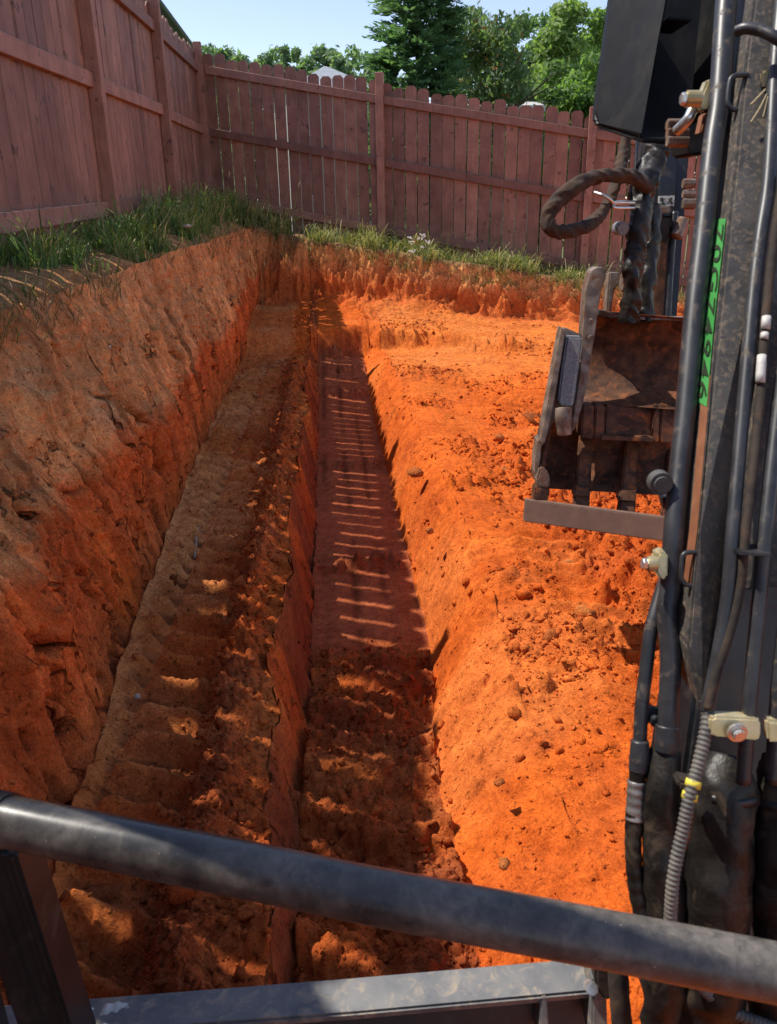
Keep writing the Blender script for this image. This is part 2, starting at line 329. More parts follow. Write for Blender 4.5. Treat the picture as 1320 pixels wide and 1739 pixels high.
def make_ground():
    ys = [np.linspace(-4, .45, 30)[:-1]]
    y = .45; near = []
    while y < 8.6:
        near.append(y); y += max(.0055, .0043 * y) if y > .9 else .009
    ys += [np.array(near), np.arange(8.6, 10.0, .0115), np.linspace(10.0, 12.5, 36)[1:], np.array([13.5, 15.5, 18, 24])]
    Y = np.concatenate(ys)[:, None]
    lip = np.interp(Y, [0, 3, 5, 8], [-1.07, -1.03, -.93, -.90]) + .07 * fbm(Y * 1.3, 3.3, 0, 3) + .03 * fbm(Y * 7, 1.3, 0, 3)
    base = np.interp(Y, [-4, 1.0, 1.55, 2.3, 4.0, 6.4, 9.7, 12], [-.56, -.57, -.60, -.66, -.75, -.79, -.85, -.86]) + .018 * fbm(Y * 3.1, 7.7, 0, 4)
    near_f = sst(2.55, 1.5, Y)                                   # loose spoil fills the trench near the machine
    keys = [np.full_like(Y, -16), np.full_like(Y, -7), np.full_like(Y, -1.55), lip, base,
            -.20 + .07 * fbm(Y * 3.5, 2.2, 0, 5) + .02 * near_f, -.115 + .014 * fbm(Y * 9, 5.2, 0, 4) + .0 * near_f,
            .345 - .10 * sst(2.7, 1.6, Y) + .008 * fbm(Y * 7, 6.1, 0, 3), .535 - .05 * sst(2.7, 1.6, Y) + .03 * fbm(Y * 3, 8.1, 0, 3), np.full_like(Y, 2.5), np.full_like(Y, 7.), np.full_like(Y, 16)]
    n = [5, 26, 44, 215, 118, 52, 84, 66, 290, 70, 6]
    X = []; T = []; S = []
    for i, k in enumerate(n):
        t = np.linspace(0, 1, k, endpoint=False)[None, :]
        X.append(keys[i] + (keys[i + 1] - keys[i]) * t); T.append(np.broadcast_to(t, (len(Y), k))); S.append(np.full((len(Y), k), i))
    X.append(keys[-1]); T.append(np.zeros_like(Y)); S.append(np.full_like(Y, 11))
    X = np.concatenate(X, 1); T = np.concatenate(T, 1); S = np.concatenate(S, 1).astype(int)
    YY = np.broadcast_to(Y, X.shape).copy()
    pl = plateau(X, YY) + .03 * fbm(X * 1.5, YY * 1.5, 1, 3) + .012 * fbm(X * 9, YY * 9, 2, 3)
    # pit floor level
    ystep = np.interp(X, [-.9, -.2, .35, 1.0, 2.0, 3.0], [7.7, 8.0, 8.1, 7.9, 7.2, 6.5]) + .06 * fbm(X * 4, 1.7, 0, 4)
    wst = np.where(X < -.15, .55, .14)
    st = np.clip((YY - ystep) / wst + .5, 0, 1); st = st * st * (3 - 2 * st)
    base_fl = np.interp(YY, [0, 2, 5, 8], [-1.22, -1.22, -1.215, -1.20])
    fl = mix(base_fl, np.minimum(ledge(X), -.9) - .07 * sst(9.4, 8.0, YY), st)
    Z = fl.copy()
    tf = mix(-1.55, -1.41, near_f) + .05 * sst(2.0, 1.2, Y)
    tf = tf + .25 * sst(6.1, 8.1, Y)
    tend = sst(8.02, 8.2, YY + .05 * fbm(X * 6, 4, 0, 3))
    tf = mix(np.broadcast_to(tf, X.shape), fl, tend)
    m = S == 5; Z[m] = mix(fl, tf, mix(sst(0, 1, T), T ** .8, sst(2.0, 3.5, YY) * .6))[m]
    m = S == 6; Z[m] = tf[m]
    m = S == 7; Z[m] = mix(tf, fl, (1 - (1 - T) ** 1.5))[m]
    # right-hand lip bulge and gentle swell
    onfl = ((S >= 4) & (S <= 4)) | (S >= 7)
    bump_r = np.exp(-((X - .64) / .16) ** 2) * .035 * (S >= 7) * (YY < 7.4)
    Z += bump_r
    rough = np.zeros_like(Z)
    m4 = (S == 4); m8 = (S >= 8) & (S < 10)
    # ---- left strip: crawler prints, windrow
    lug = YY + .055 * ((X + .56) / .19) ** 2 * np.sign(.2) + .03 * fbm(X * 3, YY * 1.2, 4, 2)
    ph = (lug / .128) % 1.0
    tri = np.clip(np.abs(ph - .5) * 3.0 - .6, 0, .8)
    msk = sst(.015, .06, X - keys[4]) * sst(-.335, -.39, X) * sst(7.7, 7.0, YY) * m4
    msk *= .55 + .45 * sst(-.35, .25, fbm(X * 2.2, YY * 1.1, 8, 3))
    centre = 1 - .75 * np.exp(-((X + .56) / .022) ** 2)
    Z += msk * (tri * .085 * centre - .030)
    wr = np.exp(-((X + .30) / .055) ** 2) * (m4 | (S == 5)) * (.035 + .05 * (.5 + .5 * fbm(YY * 2.2, 9.4, 0, 3))) * sst(7.6, 6.6, YY)
    wr2 = np.exp(-((X + .30) / .10) ** 2) * (m4 | (S == 5))
    Z += wr
    Z += wr2 * (.035 * np.clip(fbm(X * 16, YY * 16, 3, 4, .6), -.4, 1) + .02 * np.abs(fbm(X * 42, YY * 42, 6, 3))) * sst(8.3, 7.2, YY)
    Z += m4 * .05 * np.exp(-((X - keys[4]) / .045)) * (.5 + .6 * fbm(YY * 8, X * 8, 2, 3))
    Z += m4 * (.014 * fbm(X * 9, YY * 9, 0, 4) + .009 * np.abs(fbm(X * 34, YY * 34, 0, 3)) + .10 * pebbles(X * 9, YY * 9, 3, .35) / 9)
    # near the machine the strip turns rough
    nearr = sst(1.9, 1.2, YY)
    Z += (m4 | (S == 5) | (S == 6)) * nearr * (.045 * fbm(X * 7, YY * 7, 12, 4) + .5 * pebbles(X * 16, YY * 16, 4, .6) / 16)
    Z += wr2 * (m4 | (S == 5)) * (1.1 * pebbles(X * 17, YY * 17, 5, .9) / 17 + .9 * pebbles(X * 34, YY * 34, 6, .8) / 34) * sst(8.3, 7.2, YY)
    # ---- trench floor: tooth grooves, pass edges, loose spoil
    m6 = (S == 6)
    gro = np.exp(-((X - .075 - .01 * fbm(YY * 2, 1)) / .022) ** 2) + .8 * np.exp(-((X - .20 - .01 * fbm(YY * 2, 5)) / .018) ** 2) + .7 * np.exp(-((X + .07) / .02) ** 2)
    Z += m6 * (1 - tend) * (-.005 * gro * (.4 + .6 * sst(-.3, .3, fbm(YY * 1.6, X * 3, 3, 2))) + .0025 * fbm(X * 25, YY * 8, 2, 4))
    for y0 in (3.36, 4.98, 6.9, 7.5):
        e = YY - (y0 + .025 * fbm(X * 9, y0, 0, 3))
        Z += m6 * (.034 * np.exp(-np.clip(e, 0, 9) / .12) * (e > 0) + .085 * np.exp(-((e - .05) / .06) ** 2) * np.clip(fbm(X * 22, YY * 22, y0, 3) + .1, 0, 1))
    loose = sst(2.75, 2.45, YY + .12 * fbm(X * 5, YY * 3, 3, 3))
    Z += m6 * loose * (1.0 * pebbles(X * 15, YY * 15, 11, .9) / 15 + .9 * pebbles(X * 33, YY * 33, 12, .9) / 33 + .05 * fbm(X * 6, YY * 6, 5, 4) + .035 * np.abs(fbm(X * 20, YY * 20, 5, 4)) + .03 * np.clip(np.sin((YY + .05 * np.sin(X * 9)) * 2 * np.pi / .21), -.2, 1))
    Z += m6 * tend * .02 * fbm(X * 12, YY * 12, 5, 3)
    m5 = (S == 5) | (S == 7)
    Z += m5 * (.03 * fbm(X * 9, YY * 9, 7, 4) * (1 + (S == 5)) + (.5 + .9 * (S == 5)) * pebbles(X * 14, YY * 14, 15, .6) / 14)
    # ---- right floor
    rr = (S >= 7)
    patch = sst(.0, .4, fbm(X * 2.6, YY * 2.6, 120, 4)) * sst(7.2, 6.0, YY)
    fade = sst(0, .25, T) * (S == 7) + (S > 7)
    Z += rr * fade * (.045 * fbm(X * 1.6, YY * 1.3, 21, 3) + .016 * fbm(X * 7, YY * 7, 22, 4) + (.006 + .016 * patch) * np.abs(fbm(X * 22, YY * 22, 23, 4)) + (.25 + .9 * patch) * pebbles(X * 12, YY * 12, 7, .45) / 12 + (.3 + 1.0 * patch) * pebbles(X * 27, YY * 27, 8, .6) / 27)
    chunk = np.clip(sst(.72, 1.1, X + .2 * fbm(X * 3, YY * 3, 35, 3)) * sst(4.8, 3.4, YY) * (1 - .5 * sst(1.7, 1.1, YY)) + .35 * sst(.2, .6, fbm(X * 2, YY * 2, 31, 3)), 0, 1) * m8
    vor = np.abs(fbm(X * 11, YY * 11, 33, 4, .6))
    Z += chunk * (.05 * vor + 1.5 * pebbles(X * 8, YY * 8, 9, .9) / 8 + 1.3 * pebbles(X * 19, YY * 20, 10, .9) / 20 + .02 * np.abs(fbm(X * 33, YY * 33, 34, 3)) - .012)
    trk = ((YY + .28 * (X - .9) + .04 * fbm(X * 3, YY * 2, 7, 2)) / .115) % 1.0
    Z += m8 * sst(.6, .75, X) * sst(1.9, 1.4, X) * sst(7.2, 6.0, YY) * .048 * np.clip(np.abs(trk - .5) * 2.4 - .4, 0, 1) * sst(-.25, .15, fbm(X * 1.9, YY * 1.1, 41, 2))
    # crumbly face of the cross step
    facew = st * (1 - st) * 4 * (X > -.15)
    Z += facew * (.10 * fbm(X * 7, YY * 7, 44, 4) + 2.2 * pebbles(X * 9, YY * 11, 19, .95) / 9)
    Z += (YY > 7.4) * (YY < 9.7) * (S >= 4) * .02 * fbm(X * 5, YY * 9, 45, 4)
    # ---- left wall
    mw = (S == 3)
    zt = plateau(X * 0 + keys[3], YY) - .03
    Zw = mix(zt, fl + .0, T)
    depth_in = np.sin(np.pi * np.clip(T, 0, 1)) ** .6
    dX = (.06 * fbm(YY * 1.1, Zw * 1.1, 50, 3) + .034 * fbm(YY * 4.5, Zw * 2.0, 51, 4) + .016 * fbm(YY * 19, Zw * 3.0, 52, 3) + .016 * fbm(YY * 26, Zw * 22, 53, 4) + .020 * fbm(YY * 34, Zw * 2.6, 56, 3) + .010 * np.abs(fbm(YY * 60, Zw * 50, 57, 2)))
    upper = sst(.42, .12, T)
    dX += .04 * (1 - 2 * np.abs(fbm(YY * 6.5, Zw * 1.7, 58, 3))) * sst(.2, .5, T) + .35 * pebbles(YY * 7, Zw * 7, 16, .5) / 7 * sst(.6, .3, T) + .8 * pebbles(YY * 26, Zw * 26, 17, .5) / 26
    dX += upper * (.9 * pebbles(YY * 14, Zw * 14, 13, .8) / 14 + .05 * fbm(YY * 5.5, Zw * 6, 54, 4) + .03 * np.abs(fbm(YY * 15, Zw * 15, 55, 3)))
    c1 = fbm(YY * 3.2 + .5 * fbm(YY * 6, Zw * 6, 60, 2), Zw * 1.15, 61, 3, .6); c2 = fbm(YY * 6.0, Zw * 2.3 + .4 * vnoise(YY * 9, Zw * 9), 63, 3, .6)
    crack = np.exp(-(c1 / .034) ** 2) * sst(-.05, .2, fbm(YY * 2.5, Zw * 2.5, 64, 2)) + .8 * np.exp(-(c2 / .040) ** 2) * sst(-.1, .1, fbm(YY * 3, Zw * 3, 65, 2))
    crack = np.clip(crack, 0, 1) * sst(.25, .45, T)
    dX -= crack * .10
    # slabs: terraces with a sharp edge
    sl = fbm(YY * 2.0, Zw * .9, 66, 3); dX += .05 * (np.floor(sl * 5) / 5) * sst(.25, .45, T)
    lean = .03 * np.sin(np.pi * np.clip(T, 0, 1)) * np.interp(YY, [0, 2, 4, 8, 10], [.5, .6, .5, .25, .1])
    X = np.where(mw, X + (dX * depth_in + lean), X)
    Z = np.where(mw, Zw + .02 * fbm(YY * 8, Zw * 8, 67, 3) * depth_in, Z)
    # plateau
    mp = S <= 2
    Z = np.where(mp, pl, Z)
    Z = np.where(S == 2, Z - .07 * sst(.45, 1.0, T) ** 2 + .03 * fbm(X * 8, YY * 8, 70, 3) * sst(.4, .9, T), Z)
    # far bank: crumbly nearly upright face
    bl = bank_line(X) + .10 * fbm(X * 2.2, Z * 1.2, 80, 3) + .05 * fbm(X * 9, 3.1 + YY * 2, 81, 4)
    under = np.interp(X, [-.8, 0, .6, 1.2, 2, 3], [.05, .22, .26, .14, .0, .0])     # talus apron at the foot
    tb = np.clip((YY - bl) / .17, 0, 1); bl = bl + .085 * fbm(X * 6, YY * 17, 84, 4) + .02 * fbm(X * 15, YY * 40, 85, 3) - .5 * pebbles(X * 7, YY * 14, 18, .9) / 7; tb = np.clip((YY - bl) / .25, 0, 1)
    face = np.where(tb < .28, tb / .28 * .12, .12 + (tb - .28) / .72 * .88)
    face = face ** .9
    pit = S >= 3
    apron = np.interp(X, [-.5, 0, 1, 1.8, 3], [.02, .14, .14, .05, .02]) * sst(-under - .35, 0, YY - bl) * (YY < bl + .3) * (X > -.5)
    Zp = Z + apron * (.6 + .5 * fbm(X * 6, YY * 6, 82, 3)) * pit * (S > 3)
    Zp = Zp + (face * (1 - face) * 4) * .16 * fbm(X * 8, YY * 9, 83, 4) * pit + (face * (1 - face) * 4) * 1.6 * pebbles(X * 10, YY * 13, 14, .9) / 10 * pit
    Z = np.where(pit, mix(Zp, np.maximum(pl, Zp), face), Z)
    # skirts far off
    sk = np.maximum(np.maximum(sst(13, 22, YY), sst(7.2, 15, X)), np.maximum(sst(-7.2, -15, X), sst(-1.5, -4, YY) * (X < -7)))
    Z = mix(Z, -2.6, sk)
    # ------- colours of the soil, with print-groove and crack shade painted in
    orange = np.array([.66, .136, .018]); red = np.array([.66, .150, .038]); tan = np.array([.76, .35, .13]); brown = np.array([.64, .29, .112])
    moist = np.array([.26, .070, .026]); slick = np.array([.46, .130, .050]); lawn = np.array([.36, .21, .10]); grey = np.array([.52, .32, .16])
    def M3(c): return np.broadcast_to(c, X.shape + (3,)).copy()
    def blend(C, c, t): return C + (c - C) * np.clip(t, 0, 1)[..., None]
    C = M3(orange)
    C = blend(C, np.array([.76, .25, .055]), sst(5.6, 7.0, YY) * (S > 7) * .6)
    C = blend(C, np.array([.74, .19, .032]), sst(0.0, .5, fbm(X * 2.3, YY * 2.3, 90, 4)) * .6)
    C = blend(C, np.array([.74, .26, .075]), sst(.05, .4, fbm(X * 1.3, YY * 1.7, 108, 4)) * .32)
    C = blend(C, np.array([.46, .088, .020]), chunk * .45 + sst(.1, .6, fbm(X * 5, YY * 5, 91, 3)) * .35)
    C = blend(C, np.array([.76, .30, .098]), m4 * (.35 + .75 * sst(-.2, .4, fbm(X * 2.6, YY * 1.6, 92, 4))) * sst(-.30, -.42, X + .05 * fbm(X * 9, YY * 9, 2, 3)))
    C = blend(C, np.array([.24, .075, .026]), msk * sst(.38, .52, np.abs(((ph + .13) % 1.0) - .5) * -2 + 1.1) * (.85 + .5 * fbm(X * 12, YY * 12, 104, 3)))  # dark lug bands stand in for shade in the print grooves
    C = blend(C, moist, (m4 | (S == 5)) * wr2 * (.65 + .5 * fbm(X * 9, YY * 9, 93, 3)) * sst(7.6, 6.5, YY))
    C = blend(C, red * .85, (S == 5) * T * .8); C = blend(C, moist, (S == 5) * sst(-.25, .35, fbm(X * 6, YY * 3.5, 105, 4)) * .85)
    C = blend(C, slick, m6 * (1 - loose) * (1 - tend))
    C = blend(C, moist * .8, m6 * (1 - tend) * (1 - loose) * np.clip(gro * sst(-.15, .25, fbm(YY * 1.8, X * 6, 94, 3)), 0, 1) * .95)
    C = blend(C, moist, m6 * loose * (.6 + .4 * fbm(X * 7, YY * 7, 95, 3)))
    C = blend(C, moist, (m4 | (S == 5)) * nearr * sst(-.55, -.35, X) * .5)
    # bank
    zb = T + .16 * fbm(YY * 1.4, Zw * 1.4, 96, 4) + .05 * fbm(YY * 8, Zw * 6, 97, 3)
    Cw = M3(brown); Cw = blend(Cw, tan, sst(-.3, .35, fbm(YY * 2.4, Zw * 3.5, 98, 4)))
    Cw = blend(Cw, grey, sst(.2, .55, fbm(YY * 3.1, Zw * 4.5, 99, 4)) * .7)
    Cw = blend(Cw, red * 1.0, sst(.48, .60, zb)); Cw = blend(Cw, orange * .9, sst(.46, .6, zb) * sst(.1, .5, fbm(YY * 3, Zw * 2, 101, 3)) * .5)
    Cw = Cw * np.clip(1 + .55 * fbm(YY * 13, Zw * 1.3, 106, 3) + .30 * fbm(YY * 34, Zw * 3, 107, 3), .45, 1.6)[..., None]
    Cw = blend(Cw, np.array([.055, .022, .014]), crack * .55)  # cracks painted darker, in place of the shade inside them
    C = np.where(mw[..., None], Cw, C)
    zf = (Z - ledge(X)) / np.maximum(plateau(X, YY) - ledge(X), .1) + .12 * fbm(X * 4, Z * 6, 102, 3)
    farm = pit * sst(-.25, .02, YY - bl)
    C = blend(C, red * .95, farm * .7); C = blend(C, tan * 1.05, farm * sst(.35, .8, zf) * .85)
    C = np.where((mp | (pit & (face > .93)))[..., None], M3(lawn), C)
    C = blend(C, tan * .8, (S == 2) * sst(.62, .9, T + .15 * fbm(X * 6, YY * 6, 103, 3)))
    C = blend(C, np.array([.09, .12, .035]), sst(11.5, 13, YY) + sst(-1.6, -2.2, X) * (S <= 2))
    G_crumb = m8 * sst(-.3, .4, fbm(X * 2.2, YY * 2.2, 110, 3)) + wr2 * (m4 | (S == 5)) + m6 * loose + m4 * .25 * sst(-.1, .5, fbm(X * 5, YY * 5, 111, 2)) + mw * .35 * upper + (S == 7) * .5 + farm * .8
    G_crumb = np.where(m6 & (loose < .3) & (tend < .3), -.25, G_crumb)
    R, Cn = X.shape
    V = np.stack([X, YY, Z], -1).reshape(-1, 3)
    idx = np.arange(R * Cn).reshape(R, Cn)
    Q = np.stack([idx[:-1, :-1], idx[:-1, 1:], idx[1:, 1:], idx[1:, :-1]], -1).reshape(-1, 4)
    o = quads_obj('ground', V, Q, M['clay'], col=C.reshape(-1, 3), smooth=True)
    cr = .25 + .75 * np.clip(chunk + G_crumb, 0, 1)
    ca = o.data.attributes.new('crumb', 'FLOAT', 'POINT'); ca.data.foreach_set('value', cr.astype(np.float32).ravel())
    wq = mw * sst(.12, .4, T) + .55 * (S == 5)
    cb = o.data.attributes.new('wallm', 'FLOAT', 'POINT'); cb.data.foreach_set('value', wq.astype(np.float32).ravel())
    tag(o, kind='structure')
    return dict(X=X, Y=YY, Z=Z, S=S, T=T, face=face, chunk=chunk, wr=wr2, loose=loose, bl=bl, C=C, tend=tend)

G = make_ground()
def ground_z(x, y):
    r = int(np.searchsorted(G['Y'][:, 0], y)); r = min(max(r, 0), G['Y'].shape[0] - 1)
    c = int(np.argmin(np.abs(G['X'][r] - x))); return float(G['Z'][r, c])

# the wide lawn that runs to the horizon
bm = bmesh.new()
for r0, r1, z in ((0, 1, -2.75),):
    vs = [bm.verts.new((x, y, z)) for x, y in ((-1500, -1500), (1500, -1500), (1500, 1500), (-1500, 1500))]
    bm.faces.new(vs)
tag(bm_obj('lawn', bm, M['lawn']), kind='structure')

# ------------------------------------------------------------------ loose clods (uncountable) and single stones
def ico_base(seed, sub=1):
    r = np.random.default_rng(seed)
    if sub < 3:                                            # broken angular clod: hull of a few points
        b = bmesh.new(); n = 9 if sub == 1 else 15
        d = r.normal(size=(n, 3)); d /= np.linalg.norm(d, axis=1)[:, None]; d *= r.uniform(.7, 1.05, (n, 1))
        vs = [b.verts.new(p) for p in d]; q = bmesh.ops.convex_hull(b, input=vs)
        bmesh.ops.delete(b, geom=[v for v in b.verts if not v.link_faces], context='VERTS'); bmesh.ops.triangulate(b, faces=b.faces[:]); b.verts.index_update()
        V = np.array([v.co[:] for v in b.verts]); Fc = np.array([[v.index for v in f.verts] for f in b.faces]); b.free(); return V, Fc
    b = bmesh.new(); bmesh.ops.create_icosphere(b, subdivisions=sub, radius=1.0)
    V = np.array([v.co[:] for v in b.verts])
    d = r.normal(size=(9, 3)); d /= np.linalg.norm(d, axis=1)[:, None]
    for k in range(9):
        h = V @ d[k]; lim = .5 + .25 * r.random(); V -= np.clip(h - lim, 0, None)[:, None] * d[k] * .97
    Fc = np.array([[v.index for v in f.verts] for f in b.faces]); b.free(); return V, Fc
def scatter_clods(name, pts, sizes, cols, sub):
    bases = [ico_base(s + 31 * sub, sub) for s in range(9)]
    Vs, Fs, Cs = [], [], []; off = 0; pts = np.asarray(pts); n = len(pts)
    q4 = RNG.normal(size=(n, 4)); q4 /= np.linalg.norm(q4, axis=1)[:, None]; w, x, y, z = q4.T
    Rm = np.stack([1 - 2 * (y * y + z * z), 2 * (x * y - z * w), 2 * (x * z + y * w), 2 * (x * y + z * w), 1 - 2 * (x * x + z * z), 2 * (y * z - x * w), 2 * (x * z - y * w), 2 * (y * z + x * w), 1 - 2 * (x * x + y * y)], 1).reshape(n, 3, 3)
    scl = np.stack([np.ones(n), RNG.uniform(.6, 1, n), RNG.uniform(.45, .8, n)], 1) * np.asarray(sizes)[:, None]
    tint = np.asarray(cols) * RNG.uniform(.8, 1.2, (n, 1))
    for k in range(9):
        V, Fc = bases[k]; ids = np.arange(k, n, 9)
        v = np.einsum('nij,nmj->nmi', Rm[ids], V[None] * scl[ids][:, None, :]) + (pts[ids] + np.array([0, 0, .12]) * np.asarray(sizes)[ids][:, None])[:, None, :]
        Vs.append(v.reshape(-1, 3)); Fs.append((Fc[None] + (np.arange(len(ids)) * len(V))[:, None, None] + off).reshape(-1, 3)); off += len(ids) * len(V)
        Cs.append(np.repeat(tint[ids], len(V), 0))
    return quads_obj(name, np.concatenate(Vs), np.concatenate(Fs), M['clay'], col=np.concatenate(Cs), loops=3)
def pick(w, n):
    w = w.ravel(); w = np.clip(w, 0, None); w = w / w.sum()
    return RNG.choice(len(w), n, p=w)
X_, Y_, Z_, S_ = G['X'], G['Y'], G['Z'], G['S']
cell = np.gradient(Y_, axis=0) * np.abs(np.gradient(X_, axis=1))
vis = (Y_ > .55) * (Y_ < 9.3) * (X_ < 2.6)
wfloor = cell * vis * ((S_ == 8) * (.12 + 2.6 * G['chunk'] + 3.4 * sst(.0, .4, fbm(X_ * 2.6, Y_ * 2.6, 120, 4))) + (S_ == 8) * 1.6 * (Y_ < 2.2) * sst(-.05, .3, fbm(X_ * 6, Y_ * 6, 126, 3)) + (S_ == 7) * .5 + (S_ == 6) * G['loose'] * 2.2 * (Y_ < 3) + G['wr'] * (S_ == 4) * 4 + (S_ == 4) * .35 + (S_ == 5) * .8) / np.clip(Y_, 1.0, 9)
VT = np.stack([X_, Y_, Z_], -1).reshape(-1, 3); CT = G['C'].reshape(-1, 3)
i1 = pick(wfloor, 40000); sz = .0038 + .0060 * RNG.pareto(2.4, len(i1)) * (.5 + .22 * VT[i1, 1]); sz = np.clip(sz, .003, .026)
scat = scatter_clods('clay_crumbs', VT[i1], sz, CT[i1] * 1.02, 1)
tag(scat, 'loose crumbs and clods of orange clay strewn over the pit floor', 'clods', kind='stuff')
i2 = pick(wfloor * ((S_ == 8) * G['chunk'] + .12) , 1900); sz = .009 + .011 * RNG.pareto(2.6, len(i2)); sz = np.clip(sz, .009, .04)
tag(scatter_clods('clay_clods', VT[i2], sz, CT[i2], 2), 'bigger broken clay clods lying among the crumbs', 'clods', kind='stuff')

def rock(name, px, py, z, size, label, mat=None, flat=.7, cat='clod', seed=1, colr=None, X=None):
    p = P(px, py, 1.0)
    if X is None: p = p * (z / p.z)
    else: p = p * (X / p.x)
    V, Fc = ico_base(seed, 2); r = np.random.default_rng(seed)
    V = V * (1 + .0 * fbm(V[:, 0] * 2, V[:, 1] * 2, V[:, 2] * 2, 4)[:, None])
    V = V * np.array([1, .8, flat]) * size
    a = r.uniform(0, 6.28); R = np.array([[math.cos(a), -math.sin(a), 0], [math.sin(a), math.cos(a), 0], [0, 0, 1]])
    V = V @ R.T
    o = quads_obj(name, V, Fc, mat or M['clay'], col=None if mat else np.broadcast_to(colr if colr is not None else np.array([.50, .14, .035]), V.shape), loops=3)
    o.location = p + Vector((0, 0, size * flat * .22))
    return tag(o, label, cat)
CO = np.array([.50, .145, .038]); CP = np.array([.62, .21, .055])
rock('clay_boulder', 935, 1085, -1.2, .042, 'largest angular orange clay lump left of the hydraulic tubes', seed=3, colr=CO)
rock('clay_clod', 990, 1040, -1.2, .055, 'pale ochre slab of clay above the largest lump, nearest the tubes', seed=4, flat=.4, colr=CP)
rock('clay_clod', 965, 965, -1.2, .05, 'round pale ochre clod below the end of the bucket bar', seed=5, colr=CP)
rock('clay_clod', 845, 745, -1.2, .055, 'dark-shadowed clod alone on the floor left of the bucket', seed=6, flat=.5, colr=CO)
rock('clay_clod', 848, 805, -1.2, .075, 'broad rounded clod left of the bucket teeth', seed=7, flat=.5, colr=CO)
rock('clay_clod', 705, 805, -1.2, .06, 'rounded clod on the sunny lip of the trench', seed=8, flat=.6, colr=CO)
rock('clay_clod', 730, 903, -1.22, .028, 'small pale block on the trench lip below the rounded clod', seed=9, colr=CP)
rock('clay_clod', 848, 1330, -1.2, .018, 'small round clod low on the sunny slope above the guard rail', seed=10, colr=CO)
rock('clay_clod', 857, 1468, -1.2, .02, 'pale pebble-like clod just above the guard rail', seed=11, colr=CP)
rock('clay_clod', 905, 715, -1.2, .10, 'big dark clod against the left edge of the bucket', seed=12, flat=.6, colr=CO * .7)
rock('pale_stone', 180, 590, 0, .045, 'long pale stone sticking out of the left bank', M['stone'], .35, 'stone', 21, X=-.93)
rock('pale_stone', 163, 612, 0, .026, 'small pale stone beneath the long stone in the left bank', M['stone'], .6, 'stone', 22, X=-.92)
rock('pale_stone', 168, 705, 0, .018, 'whitish stone in the middle of the left bank', M['stone'], .6, 'stone', 23, X=-.88)
rock('pale_stone', 280, 487, 0, .03, 'pale stone high in the far half of the left bank', M['stone'], .8, 'stone', 24, X=-.94)
rock('pale_stone', 318, 385, 0, .06, 'flat grey stone on the grassy edge by the second fence post', M['stone'], .35, 'stone', 25, X=-1.05)
rock('pale_stone', 234, 1184, -1.21, .012, 'tiny white stone at the foot of the left bank', M['stone'], .8, 'stone', 26)
rock('clay_clod', 707, 412, 0, .05, 'red clay lump in the grass under the white-flowered weed', None, .7, 'clod', 27, CO, X=1.07)

# a dry root lying on the crawler prints
def tube_mesh(pts, rad, seg=10, res=6, cap=True, bulge=None):
    """smooth tube through pts; rad a number or list per point; bulge(s, ang)->factor"""
    pts = [Vector(p) for p in pts]; n = len(pts)
    rads = rad if isinstance(rad, (list, tuple)) else [rad] * n
    C, Rr = [], []
    for i in range(n - 1):
        p0 = pts[max(i - 1, 0)]; p1 = pts[i]; p2 = pts[i + 1]; p3 = pts[min(i + 2, n - 1)]
        for k in range(res):
            t = k / res
            C.append(.5 * ((2 * p1) + (p2 - p0) * t + (2 * p0 - 5 * p1 + 4 * p2 - p3) * t * t + (3 * p1 - p0 - 3 * p2 + p3) * t ** 3))
            Rr.append(rads[i] + (rads[i + 1] - rads[i]) * t)
    C.append(pts[-1]); Rr.append(rads[-1])
    V, Fc = [], []; nrm = None
    sl = [0.0]
    for i in range(1, len(C)): sl.append(sl[-1] + (C[i] - C[i - 1]).length)
    BG = bulge(np.array(sl)[:, None], (2 * math.pi * np.arange(seg) / seg)[None, :]) * np.ones((len(C), seg)) if bulge else None
    for i, c in enumerate(C):
        tg = (C[min(i + 1, len(C) - 1)] - C[max(i - 1, 0)]).normalized()
        if nrm is None: nrm = tg.orthogonal().normalized()
        else: nrm = (nrm - tg * nrm.dot(tg)).normalized()
        bn = tg.cross(nrm)
        for k in range(seg):
            a = 2 * math.pi * k / seg; r = Rr[i] * (float(BG[i, k]) if bulge else 1)
            V.append(c + (nrm * math.cos(a) + bn * math.sin(a)) * r)
    m = len(C)
    for i in range(m - 1):
        for k in range(seg):
            k2 = (k + 1) % seg; Fc.append((i * seg + k, i * seg + k2, (i + 1) * seg + k2, (i + 1) * seg + k))
    if cap:
        Fc.append(tuple(range(seg))[::-1]); Fc.append(tuple((m - 1) * seg + k for k in range(seg)))
    return V, Fc
def tube(name, pts, rad, mat, parent=None, seg=12, res=6, bulge=None):
    V, Fc = tube_mesh(pts, rad, seg, res, True, bulge)
    return mesh_obj(name, V, Fc, mat, parent, True)
def floor_pt(px, py, z, lift=.008):
    p = P(px, py, 1.0); p = p * (z / p.z); return Vector((p.x, p.y, ground_z(p.x, p.y) + lift))
M['root'] = simple('dry_root', (.30, .19, .11), (.46, .32, .2), 30, .8, .9, .3, .002)
tag(tube('dry_root', [floor_pt(330, 940, -1.22), floor_pt(333, 920, -1.22, .02), floor_pt(334, 905, -1.22, .012), floor_pt(338, 896, -1.22)], .006, M['root'], seg=6),
    'pale dry root lying at the foot of the left bank', 'root')

